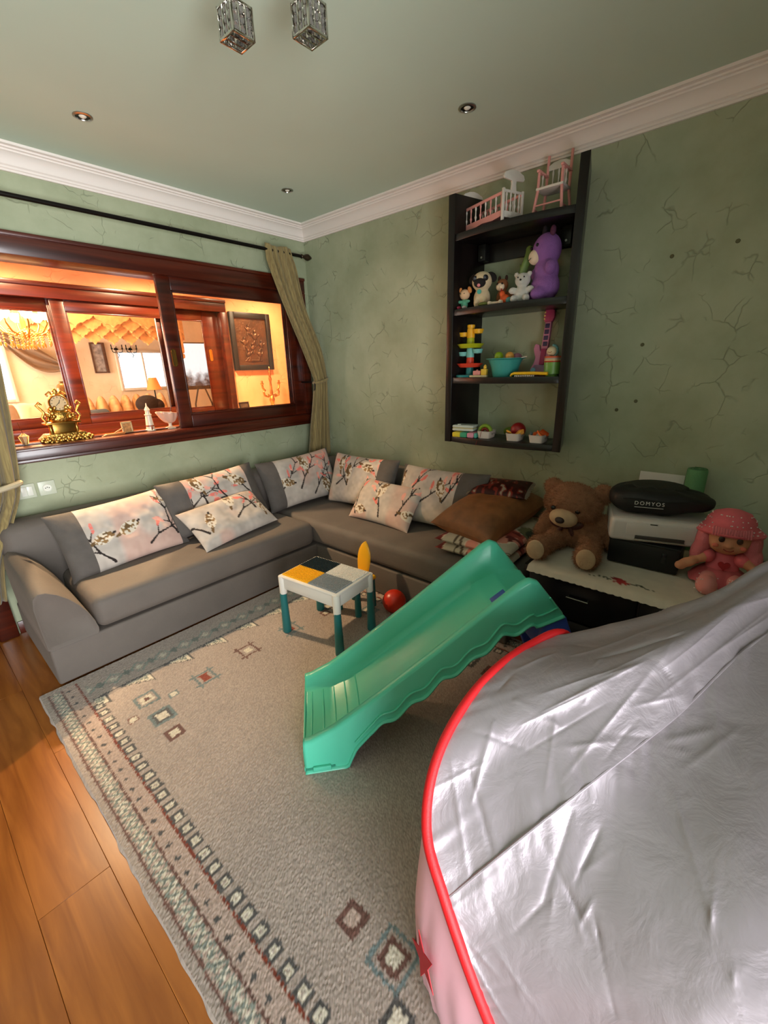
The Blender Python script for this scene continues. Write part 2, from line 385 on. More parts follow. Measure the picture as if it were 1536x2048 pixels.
# corridor downlights: recessed fixtures with warm lamps in them
STEEL = mat('brushed_steel', '#a9a7a0', .3, 1)
def downlight(loc, label, lit=None, r=.041, tilt=0):
    t = thing('recessed_spotlight', label, 'spotlight', loc, group='recessed ceiling spotlights')
    bm = BM(); lathe(bm, [(r*.72, -.001), (r*.76, -.006), (r, -.004), (r, 0)], n=28); obj('trim_ring', bm, STEEL, t)
    bm = BM(); lathe(bm, [(0, -.0012), (r*.45, -.0015), (r*.74, -.002)], n=24); obj('reflector', bm, mat('dark_reflector', '#2a2622', .25, .8), t)
    bm = BM(); lathe(bm, [(0, -.008), (r*.25, -.007), (r*.4, -.002), (r*.42, -.001)], n=18)
    obj('bulb', bm, mat('warm_bulb', '#ffd9a0', .2, emit=12) if lit else mat('unlit_bulb', '#e9e4d4', .12), t)
    if lit:
        l = bpy.data.lights.new('spot_lamp', 'SPOT'); l.energy = lit; l.color = (1, .70, .40); l.spot_size = math.radians(150); l.spot_blend = .6; l.shadow_soft_size = .05
        o = bpy.data.objects.new('spot_lamp', l); COL.objects.link(o); o.parent = t; o.location = (0, 0, -.03)
for i, (lx, ly) in enumerate(((.75, 3.86), (1.9, 3.86), (3.1, 3.95), (-.5, 3.86))):
    downlight((lx, ly, 2.56), ('corridor ceiling spotlight above the brass clock', 'corridor ceiling spotlight in front of the lounge window', 'corridor ceiling spotlight above the candelabra', 'corridor ceiling spotlight at the far left end')[i], (235, 225, 85, 110)[i])
downlight((.963, 2.635, CZ), 'steel ceiling spotlight nearest the curtain rod')
downlight((2.157, 1.317, CZ), 'steel ceiling spotlight nearest the wall shelf')
downlight((2.155, 2.681, CZ), 'steel ceiling spotlight in the far corner of the ceiling', r=.038)
# ================================================================== rug
def rug():
    x0, x1, y0, y1, c = .147, 2.06, -.45, 2.445, .0052
    nx, ny = int((x1-x0)/c), int((y1-y0)/c)
    xs = x0+(np.arange(nx)+.5)*c; ys = y0+(np.arange(ny)+.5)*c
    X, Y = np.meshgrid(xs, ys, indexing='ij')
    base = np.array(lin('#a5968c')[:3]); cream = np.array(lin('#cfc6b4')[:3]); dark = np.array(lin('#4d4a48')[:3])
    blue = np.array(lin('#6d7a7a')[:3]); brown = np.array(lin('#6b4a40')[:3]); red = np.array(lin('#8a3c22')[:3]); rose = np.array(lin('#b09a8e')[:3]); green = np.array(lin('#7d837a')[:3])
    Cc = np.tile(base, (nx, ny, 1))
    Cc *= (1+.10*(vnoise(X*6, Y*6, 3)-.5))[..., None]
    def put(m, col): Cc[m] = col
    rag = (RNG.random((nx, ny))-.5)*.007
    for side in (0, 1):
        D = (X-x0 if side == 0 else x1-X)+rag
        ok = (Y < 2.40)
        put(ok & (D > .032) & (D < .155), rose)
        put(ok & (np.abs(D-.034) < .004), brown)
        z = D-.062; ph = np.abs(((Y/.062) % 1)-.5)*2
        inz = ok & (D > .037) & (D < .086)
        put(inz & (np.abs(((Y/.031) % 1)-.5)+np.abs(z)/.04 < .5), cream)
        put(inz & (np.abs(z-(ph-.5)*.044) < .0065), green)
        put(inz & (np.abs(z+(ph-.5)*.044) < .004), green*.8)
        put(ok & (np.abs(D-.088) < .004), brown*.9)
        yy = ((Y/.063) % 1-.5)*.063; s = D-.112
        put(ok & ((np.abs(yy)+np.abs(s) < .011) & ((np.abs(yy) < .004) | (np.abs(s) < .004))), dark)
        put(ok & (np.abs(D-.151) < .0042), red*.75)
        yy = ((Y/.0635) % 1-.5)*.0635; s = D-.176; lim = ok & (Y < 2.17)
        m = np.maximum(np.abs(yy), np.abs(s))
        put(lim & (m < .022), dark*1.15); put(lim & (m < .0125), cream)
        put(lim & (np.abs(yy)+np.abs(s) < .006), base)
    TL = 2.165
    inn = (X > x0+.17) & (X < x1-.17)
    Yr = Y+rag
    put(inn & (np.abs(Yr-TL-.035) < .0035), dark)
    bu = ((X/.125) % 1-.5)*.125; bv = Yr-(TL+.125)
    Yr = Y+rag*2.2; bv = Yr-(TL+.125); bu = bu+rag*2; bz = inn & (Yr > TL+.05) & (Yr < TL+.20)
    put(bz & (np.abs(bu)+np.abs(bv) < .052), green*1.25); put(bz & (np.abs(bu)+np.abs(bv) < .036), base*1.02); put(bz & (np.abs(bu)+np.abs(bv) < .022), cream*.9)
    bu2 = (((X+.0625)/.125) % 1-.5)*.125
    put(bz & (np.abs(bu2)+np.abs(bv)*.8 < .024), green*.8)
    tu = ((X/.205) % 1)*.205; tv = (TL+.03)-Yr
    Yr = Y+rag; tri = inn & (tv > 0) & (tu > .02) & (tu < .17) & (tv < (tu-.02)*.55)
    put(tri, dark*1.2); put(tri & (tv > .007) & (tu < .163) & (tv < (tu-.02)*.55-.008), cream)
    put(tri & (tv > .018) & (tu < .148) & (tv < (tu-.02)*.55-.02), green); put(tri & (tv > .028) & (tu < .138) & (tv < (tu-.02)*.55-.032), cream)
    def sq(cx, cy, rings, hook=None):
        a = (X-cx)+rag*.8; b = (Y-cy)+rag*.8; m = np.maximum(np.abs(a), np.abs(b))
        if hook is not None:
            h, colr = hook
            for t in (-h*.62, h*.62):
                put((np.abs(a-t) < .006) & (np.abs(b) < h), colr); put((np.abs(b-t) < .006) & (np.abs(a) < h), colr)
        for rr, colr in rings: put(m < rr, colr)
    motifs = [(.489, 1.999, [(.05, blue), (.038, base), (.028, cream), (.012, brown)], None), (.492, 1.83, [(.05, blue), (.036, dark*1.3), (.024, cream)], None),
              (.589, 1.931, [(.022, blue), (.015, cream)], None), (.395, 1.909, [(.022, brown*1.3), (.016, cream)], None), (.485, 1.688, [(.036, brown), (.02, cream)], None),
              (.748, 1.925, [(.036, base), (.018, red)], (.068, blue)), (1.014, 1.951, [(.036, base), (.02, cream)], (.066, brown)), (1.3, 1.93, [(.036, base), (.018, red)], (.068, blue)),
              (1.55, 1.9, [(.03, brown), (.016, cream)], None), (1.75, 1.7, [(.05, blue), (.03, cream)], None), (1.62, 1.95, [(.04, dark), (.02, cream)], None),
              (.512, .617, [(.036, brown), (.019, rose*1.1)], None), (.522, .473, [(.056, blue), (.044, base), (.034, brown), (.02, cream)], None), (.437, .39, [(.034, dark*1.1), (.02, cream)], None), (.62, .42, [(.036, brown), (.02, cream)], None),
              (1.72, .95, [(.05, dark), (.03, cream)], None), (1.6, 1.05, [(.03, brown), (.018, cream)], None), (1.78, 1.12, [(.03, brown), (.018, cream)], None), (1.7, .8, [(.045, brown), (.02, cream)], None)]
    for mo in motifs: sq(*mo)
    a = np.abs(X-.748); b = np.abs(Y-1.925); put((b < .03) & (a < b*.8+.003), red)
    Cc *= (1+.42*(RNG.random((nx, ny))-.5))[..., None]
    Z = .013+.0016*RNG.random((nx, ny))
    Z[0] = Z[-1] = .002; Z[:, 0] = Z[:, -1] = .002
    Xe = X.copy(); Xe[0] += -.004+.008*vnoise(Y[0]*20, Y[0]*0, 2)
    V = np.stack([Xe, Y, Z], -1).reshape(-1, 3)
    o = meshobj('rug', V.tolist(), gridfaces(nx, ny), vcol('rug_wool', .95, .3), cols=Cc.reshape(-1, 3), smooth=False)
    tag(o, 'grey wool rug with geometric border and diamond motifs under the slide', 'rug')
rug()
# ================================================================== corner sofa
VEL = mat('taupe_velvet', '#625952', .75, var=.10, vscale=5, sheen=.35, bump=.12, bscale=60)
sofa = thing('corner_sofa', 'grey velvet L-shaped corner sofa below the window', 'sofa', (0, 0, 0))
def sbox(name, *a, bev=.03, seg=4):
    bm = BM(); span(bm, *a, bev, seg); return obj(name, bm, VEL, sofa)
sbox('base', .243, 2.70, 2.437, 3.2, .018, .222, bev=.012)
sbox('base', 1.95, 2.70, .85, 2.436, .018, .222, bev=.012)
sbox('seat', .462, 1.936, 2.42, 3.02, .232, .412, bev=.05, seg=5)
sbox('seat', 1.938, 2.55, .86, 3.02, .232, .414, bev=.05, seg=5)
sbox('backrest', .246, 2.70, 3.0, 3.215, .228, .735, bev=.07, seg=5)
sbox('backrest', 2.53, 2.715, 1.22, 3.0, .228, .75, bev=.07, seg=5)
bm = BM(); prof = [(.250, .232), (.238, .240), (.233, .36), (.231, .47), (.240, .52), (.262, .538), (.292, .533), (.33, .508), (.37, .468), (.405, .418), (.432, .365), (.450, .31), (.459, .265), (.457, .242), (.45, .232)]
rows = []
for y, ins, up in ((2.418, .022, 0), (2.412, .012, 0), (2.41, .0, 0), (2.416, -.004, 0), (2.5, -.004, .008), (2.7, -.004, .03), (2.9, -.004, .05), (3.02, 0, .055)):
    cx, cz = .345, .36
    rows.append([(cx+(px-cx)*(1-ins*5), y, cz+(pz-cz)*(1-ins*5)+(up*((pz-.229)/.31))) for px, pz in prof])
V = sheet(bm, rows, True); bm.faces.new(V[0]); bm.faces.new(V[-1][::-1]); obj('armrest', bm, VEL, sofa, angle=60)

# ================================================================== cushions
GREYF = mat('grey_cushion_velvet', '#57504b', .8, var=.12, vscale=14, sheen=.3, bump=.15, bscale=50)
PRINT = vcol('printed_cotton', .85, .1, .08, 400)
def floral(X, Y, seed, w, h, pink=True):
    rg = np.random.default_rng(seed); S = X.shape
    base = np.array(lin('#b9aea4')[:3]); C = np.tile(base, S+(1,))
    C *= (1+.28*(vnoise(X*16, Y*16, seed)-.5)+.22*(vnoise(X*45, Y*45, seed+1)-.5))[..., None]
    dark = np.array(lin('#2c2422')[:3]); pk = np.array(lin('#e07a6e')[:3]); pk2 = np.array(lin('#e8a594')[:3]); br = np.array(lin('#8a6a44')[:3]); wt = np.array(lin('#d8ccba')[:3])
    def seg(p, q, r, col):
        p, q = np.array(p), np.array(q); d = q-p; L2 = (d@d)+1e-9
        t = np.clip(((X-p[0])*d[0]+(Y-p[1])*d[1])/L2, 0, 1); D = np.hypot(X-p[0]-t*d[0], Y-p[1]-t*d[1]); C[D < r*(1.2-.6*t)] = col
    def ell(c, a, b, th, col, nz=0):
        u = (X-c[0])*math.cos(th)+(Y-c[1])*math.sin(th); v = -(X-c[0])*math.sin(th)+(Y-c[1])*math.cos(th)
        m = (u/a)**2+(v/b)**2 < 1
        if nz: m &= vnoise(X*90, Y*90, seed+9) > nz
        C[m] = col
    # soft blush washes in the dye
    wash = np.clip((vnoise(X*7+seed, Y*7, seed+4)-.55)*2.2, 0, .45)[..., None]; C[:] = C*(1-wash)+np.array(lin('#d9a08c')[:3])*wash
    nb = max(3, int(round(w/.19)))
    for k in range(nb):
        px = -w/2+w*(k+.5)/nb+rg.uniform(-.05, .05); py = rg.uniform(-h*.42, -h*.05); th = rg.uniform(.5, 2.6); p = (px, py)
        for i in range(3):
            L = rg.uniform(.07, .12); q = (p[0]+L*math.cos(th), p[1]+L*math.sin(th)); seg(p, q, .0065-.0012*i, dark)
            for s_ in ((-1, 1) if i else (1,)):
                t2 = th+s_*rg.uniform(.35, .9); LL = rg.uniform(.05, .09); e = (q[0]+LL*math.cos(t2), q[1]+LL*math.sin(t2)); seg(q, e, .0038, dark)
                for m_ in range(2):
                    t3 = t2+rg.uniform(-.5, .5); ell((e[0]+.014*m_*math.cos(t3), e[1]+.014*m_*math.sin(t3)), rg.uniform(.022, .034), rg.uniform(.008, .013), t3, pk if rg.random() < .55 else pk2, .18)
            p = q; th += rg.uniform(-.45, .45)
    for k in range(nb):
        c = (-w/2+w*(k+.9*rg.random()+.05)/nb, rg.uniform(-h*.3, h*.33)); th = rg.uniform(-.5, .5)+PI/2*(rg.random() < .6)
        a = rg.uniform(.055, .068); ct, st = math.cos(th), math.sin(th)
        ell((c[0]-a*1.05*ct, c[1]-a*1.05*st), .034, .010, th, br*.55)
        ell(c, a, a*.62, th, wt); ell(c, a*.97, a*.58, th, br*1.1, .62); ell((c[0]+a*.15*ct-a*.2*st, c[1]+a*.15*st+a*.2*ct), a*.6, a*.26, th+.15, br*.55, .42)
        ell((c[0]+a*.78*ct, c[1]+a*.78*st), a*.36, a*.36, th, br*.8, .3); ell((c[0]+a*1.16*ct, c[1]+a*1.16*st), .013, .007, th, dark)
    return C
def pillow_pts(U, Vv, w, h, t, sgn, seed):
    k = np.clip((1-np.abs(U)**3.2)*(1-np.abs(Vv)**3.2), 0, 1)**.55
    X = w/2*U*(1-.055*(1-Vv**2)*np.abs(U)**3); Y = h/2*Vv*(1-.075*(1-U**2)*np.abs(Vv)**3)
    nz = .012*(vnoise(X*9+5, Y*9+seed, seed)-.5)+.006*(vnoise(X*26, Y*26+seed, seed+2)-.5)
    Z = sgn*(t/2*k+nz*k)
    return X, Y, Z
def pillow_panel(name, w, h, t, u0, u1, m, parent, seed, colf=None, nu=40, nv=40):
    U, Vv = np.meshgrid(np.linspace(u0, u1, nu), np.linspace(-1, 1, nv), indexing='ij')
    Vs, Fs, Cs = [], [], []
    for i, s in enumerate((1, -1)):
        X, Y, Z = pillow_pts(U, Vv, w, h, t, s, seed)
        Vs.append(np.stack([X, Y, Z], -1).reshape(-1, 3)); f = np.array(gridfaces(nu, nv))
        Fs.append((f if s < 0 else f[:, ::-1])+i*nu*nv)
        if colf is not None: Cs.append(colf(X, Y).reshape(-1, 3))
    return meshobj(name, np.concatenate(Vs).tolist(), np.concatenate(Fs).tolist(), m, parent, cols=np.concatenate(Cs) if Cs else None)
def orient(o, loc, xax, nrm):
    x = Vector(xax).normalized(); n = Vector(nrm).normalized(); y = n.cross(x).normalized(); x = y.cross(n)
    m = Matrix((x, y, n)).transposed().to_4x4(); m.translation = Vector(loc); o.matrix_world = m
def back_cushion(label, loc, xax, nrm, w, h, t, e0, e1, seed):
    o = thing('back_cushion', label, 'cushion', group='printed back cushions'); orient(o, loc, xax, nrm)
    a, b = -1+2*e0, 1-2*e1
    pillow_panel('printed_panel', w, h, t, a, b, PRINT, o, seed, lambda X, Y: floral(X, Y, seed, w, h), nu=120, nv=90)
    if e0 > 0: pillow_panel('end_panel', w, h, t, -1, a, GREYF, o, seed, nu=26, nv=40)
    if e1 > 0: pillow_panel('end_panel', w, h, t, b, 1, GREYF, o, seed, nu=26, nv=40)
back_cushion('bird print cushion beside the sofa arm, wide grey end on its left', (.80, 2.885, .585), (1, .02, .06), (.05, -.86, .5), .70, .42, .15, .20, .07, 11)
back_cushion('bird print cushion leaning behind the small one, second from the sofa arm', (1.44, 2.90, .635), (1, .0, .05), (.0, -.9, .42), .74, .40, .15, .22, .14, 23)
back_cushion('bird print cushion with ruffled grey left end in the sofa corner, below the curtain', (2.19, 2.87, .63), (1, -.04, .02), (-.12, -.9, .38), .70, .42, .15, .20, .03, 37)
back_cushion('bird print cushion in the sofa corner on the right wall side, grey right end', (2.43, 2.38, .63), (.05, -1, .0), (-.92, -.05, .34), .68, .42, .15, .04, .22, 41)
back_cushion('bird print cushion under the wall shelf, nearest the brown pillow', (2.42, 1.63, .625), (.03, -1, .0), (-.9, .02, .42), .72, .42, .15, .05, .26, 59)
def scatter_cushion(label, loc, xax, nrm, w, h, t, seed):
    o = thing('scatter_cushion', label, 'cushion', group='small printed scatter cushions'); orient(o, loc, xax, nrm)
    pillow_panel('cover', w, h, t, -1, 1, PRINT, o, seed, lambda X, Y: floral(X, Y, seed, w, h), nu=110, nv=80)
scatter_cushion('small all-over bird print cushion lying on the long left seat', (1.42, 2.70, .535), (1, .10, .10), (.05, -.62, .78), .62, .34, .13, 71)
scatter_cushion('small all-over bird print cushion tilted on the right-hand seat', (2.28, 2.0, .55), (.10, -1, -.10), (-.78, .0, .62), .58, .34, .13, 83)
# pile at the end of the sofa
def rose_print(X, Y):
    S = X.shape; C = np.tile(np.array(lin('#bdb09a')[:3]), S+(1,)); a = vnoise(X*11, Y*11, 2); b = vnoise(X*9+3, Y*9, 8); c = vnoise(X*34, Y*34, 4); d = vnoise(X*22, Y*22, 6)
    C[(a > .58)] = lin('#6f6a4a')[:3]; C[(a > .58) & (c > .55)] = lin('#3b3d2c')[:3]; C[(a > .50) & (a < .54)] = lin('#5a4a3a')[:3]
    C[b > .64] = lin('#a8483c')[:3]; C[(b > .64) & (d > .55)] = lin('#d98f7c')[:3]; C[(b > .64) & (c > .72)] = lin('#6d241f')[:3]; C[(b > .60) & (b < .64)] = lin('#d9c9b2')[:3]
    return C
quilt = thing('folded_quilt', 'folded rose print quilt at the end of the sofa, under the brown pillow', 'quilt'); orient(quilt, (2.38, 1.13, .465), (1, -.02, 0), (0, 0, 1))
for i, dz in enumerate((-.012, .04)):
    q = pillow_panel('fold_layer', .74-.02*i, .48, .10, -1, 1, vcol('quilt_cotton', .85, .1, .15, 80), quilt, 5+i, rose_print, nu=90, nv=60); q.location = (0, .01*i, dz)
bp = thing('velvet_pillow', 'plain brown velvet pillow lying on the folded quilt', 'pillow'); orient(bp, (2.38, 1.20, .615), (1, -.10, .05), (-.16, -.05, 1))
pillow_panel('cover', .66, .44, .22, -1, 1, mat('brown_velvet', '#7d4f2c', .55, var=.3, vscale=12, sheen=.6), bp, 9, nu=60, nv=44)
tp = thing('sequin_pillow', 'small dark red fringed pillow on top of the brown pillow', 'pillow'); orient(tp, (2.50, 1.20, .745), (.2, -1, -.05), (-.2, 0, 1))
def seq(X, Y):
    C = np.tile(np.array(lin('#3a1512')[:3]), X.shape+(1,)); a = vnoise(X*60, Y*30, 1); C[a > .6] = lin('#7c2a20')[:3]; C[a > .85] = lin('#9a8a78')[:3]; return C
pillow_panel('cover', .36, .24, .07, -1, 1, vcol('sequin_cloth', .4, 0, .3, 200), tp, 13, seq, nu=60, nv=40)
bm = BM()
for i in range(60):
    for s in (-1, 1):
        y = -.115+.23*i/59; cyl(bm, (s*.172, y, 0), (s*(.19+random.uniform(0, .008)), y+random.uniform(-.003, .003), -.006), .0016, .001, 5)
fr = obj('fringe', bm, mat('fringe_thread', '#8a7a6a', .7), tp); fr['kind'] = 'stuff'
# ================================================================== slide
TEAL = mat('teal_plastic', '#58cbab', .3, spec=.5, sss=.08)
NAVY = mat('blue_plastic', '#2f4fa8', .4)
slide = thing('toddler_slide', 'teal plastic toddler slide with wavy sides standing on the rug', 'slide', (.727, 1.089, .016), -0.7012)
sk = [0, .06, .12, .18, .264, .40, .5, .65, .80, .86, .90, .95, 1.01]
top = lambda s: float(np.interp(s, [0, .03, .12, .264, .5, .83, .872, .905, 1.015], [.135, .142, .185, .285, .46, .715, .738, .725, .585]))
bed = lambda s: float(np.interp(s, [0, .12, .2, .30, .80, .88, 1.015], [.085, .10, .135, .20, .555, .588, .592]))
def bot(s):
    b = float(np.interp(s, [0, .165, .175, .20, .26, .31, .42, .54, .66, .77, .86, .92, 1.015], [0, 0, .03, .085, .15, .185, .255, .35, .425, .515, .54, .545, .575]))
    if .27 < s < .9: b += .012*math.sin((s-.27)/.118*2*PI)
    return b
bm = BM(); rows = []
for i in range(104):
    s = 1.015*i/103; t, b, q = top(s), min(bot(s), top(s)-.01), bed(s)
    q = min(q, t+.008); r = []
    r += [(s, -.012, b), (s, 0, b+.004), (s, .0, t-.012), (s, .006, t-.003), (s, .014, t), (s, .028, t), (s, .036, t-.004), (s, .044, t-.014)]
    qq = min(q, t-.012) if s < .93 else min(q, t-.004)
    r += [(s, .058, qq+(t-qq)*.25), (s, .068, qq+.006), (s, .085, qq), (s, .21, qq-.004), (s, .335, qq), (s, .352, qq+.006), (s, .362, qq+(t-qq)*.25)]
    r += [(s, .376, t-.014), (s, .384, t-.004), (s, .392, t), (s, .406, t), (s, .414, t-.003), (s, .42, t-.012), (s, .42, b+.004), (s, .432, b)]
    rows.append([(x, y, z) for x, y, z in r])
sheet(bm, rows); ch = obj('chute', bm, TEAL, slide, angle=50)
sm = ch.modifiers.new('thickness', 'SOLIDIFY'); sm.thickness = .007; sm.offset = -1
bm = BM(); span(bm, -.004, .004, .012, .408, .0, .09, .003); span(bm, -.004, .12, .0, .012, 0, .02, .003); obj('front_lip', bm, TEAL, slide)
for yy in (-.003, .423):
    bm = BM(); tube(bm, [(s, yy, bot(s)+.028+.014*min(1, max(0, (s-.2)*5))) for s in np.linspace(.20, .94, 60)]+[(.985, yy, .615), (.95, yy, .66)], .0042, 8)
    obj('skirt_rib', bm, TEAL, slide)
for k in range(5):
    s = .03+k*.05; bm = BM(); box(bm, (s, .21, min(bed(s), top(s)-.012)), (.006, .25, .003), bev=.0012); obj('grip_ridge', bm, TEAL, slide)
bm = BM(); span(bm, .03, .10, -.011, -.0, .002, .024, .003); obj('foot_tab', bm, TEAL, slide)
bm = BM(); box(bm, (.83, .17, .577), (.07, .05, .012), (0, -.62, .0), bev=.003); obj('blue_tab', bm, NAVY, slide)
# blue ladder that carries the top
bm = BM()
M_ = axes((0, .0, 0), (1, 0, 0), (0, 0, 1), (0, -1, 0))
for yy in (.0, .38):
    prism(bm, [(.93, .40), (.95, .55), (1.0, .572), (1.03, .565), (1.24, .04), (1.24, 0), (1.15, 0), (1.0, .36)], .04, axes((0, yy+.04, 0), (1, 0, 0), (0, 0, 1), (0, -1, 0)), .006)
obj('ladder_side', bm, NAVY, slide)
for s, z in ((1.16, .14), (1.10, .29), (1.03, .44)):
    bm = BM(); span(bm, s-.05, s+.04, .04, .38, z, z+.03, .008); obj('step', bm, NAVY, slide)
bm = BM(); span(bm, .95, 1.0, .04, .38, .40, .55, .012); obj('cross_panel', bm, NAVY, slide)

# ================================================================== brick table, chair, ball
PWHITE = mat('white_plastic', '#e9e3da', .35); PTEAL = mat('petrol_plastic', '#1f6f70', .38)
tb = thing('brick_table', 'white toy table with four stud plates and petrol legs on the rug', 'table', (1.437, 1.735, .016), math.radians(6))
TW, TL_, TH = .315, .44, .372
bm = BM(); box(bm, (0, 0, TH-.045), (TW-.012, TL_-.012, .075), bev=.006); obj('apron', bm, PWHITE, tb)
bm = BM(); box(bm, (0, 0, TH-.006), (TW, TL_, .016), bev=.006); obj('rim', bm, PWHITE, tb)
def studplate(col, cx, cy):
    bm = BM(); pwx, pwy = (TW-.03)/2, (TL_-.03)/2
    box(bm, (cx, cy, TH+.003), (pwx-.001, pwy-.001, .006))
    nx, ny = 11, 16
    for i in range(nx):
        for j in range(ny):
            x = cx-pwx/2+pwx*(i+.5)/nx; y = cy-pwy/2+pwy*(j+.5)/ny
            n = 6; a = [bm.verts.new((x+.0042*math.cos(2*PI*k/n), y+.0042*math.sin(2*PI*k/n), TH+.006)) for k in range(n)]
            b = [bm.verts.new((x+.0038*math.cos(2*PI*k/n), y+.0038*math.sin(2*PI*k/n), TH+.0105)) for k in range(n)]
            for k in range(n): bm.faces.new((a[k], a[(k+1) % n], b[(k+1) % n], b[k]))
            bm.faces.new(b)
    o = obj('stud_plate', bm, col, tb, recalc=False)
qx, qy = (TW-.03)/4, (TL_-.03)/4
studplate(mat('yellow_plate', '#f0b41e', .4), -qx, qy); studplate(mat('black_plate', '#16282e', .4), qx, qy)
studplate(mat('grey_plate', '#8d9498', .4), -qx, -qy); studplate(mat('white_plate', '#e6e2da', .4), qx, -qy)
for sx in (-1, 1):
    for sy in (-1, 1):
        x, y = sx*(TW/2-.014), sy*(TL_/2-.014)
        bm = BM(); lathe(bm, [(.021, TH-.115), (.0215, TH-.02), (.021, TH-.004)], (x, y, 0), 20); cap = obj('leg_socket', bm, PWHITE, tb)
        bm = BM(); lathe(bm, [(.024, 0), (.026, .006), (.0255, .03), (.0195, TH-.13), (.019, TH-.112)], (x+sx*.002, y+sy*.002, 0), 20); obj('leg', bm, PTEAL, tb)
ch = thing('toddler_chair', 'yellow toddler chair with petrol legs tucked behind the brick table', 'chair', (1.725, 1.79, .016), math.radians(6))
YEL = mat('yellow_plastic', '#f2b01c', .35)
bm = BM(); box(bm, (0, 0, .205), (.20, .20, .028), bev=.012, seg=3); obj('seat', bm, YEL, ch)
bm = BM(); rows = []
for i in range(13):
    t = i/12; a = PI*t; hw = .052*(.75+.25*math.sin(PI*min(1, t*1.1)))*math.sqrt(max(.02, 1-max(0, (t-.62)/.38)**2)); z = .21+.21*t; x = .085+.035*t
    rows.append([(x+.012*math.cos(q)-.014*(math.sin(q)**2)*0, hw*math.sin(q), z) for q in np.linspace(0, 2*PI, 20, endpoint=False)])
V = sheet(bm, rows, True); bm.faces.new(V[-1]); bm.faces.new(V[0][::-1]); obj('backrest', bm, YEL, ch, angle=60)
for sx in (-1, 1):
    for sy in (-1, 1):
        bm = BM(); lathe(bm, [(.021, 0), (.022, .006), (.018, .195)], (sx*.078, sy*.078, 0), 16); obj('leg', bm, PTEAL, ch)
bm = BM(); ball(bm, (0, 0, .075), .075, u=32, v=20)
o = tag(obj('toy_ball', bm, mat('red_ball_rubber', '#c22a12', .35), loc=(1.838, 1.56, .016)), 'red rubber ball on the rug beside the toy table', 'ball')
bm = BM(); lathe(bm, [(0, .0005), (.005, .001), (.006, -.002)], (0, 0, 0), 12); v = obj('valve', bm, mat('valve_rubber', '#8c1d0c', .5), o); v.location = (-.0747, -.0, .08); v.rotation_euler = (0, -PI/2, 0)

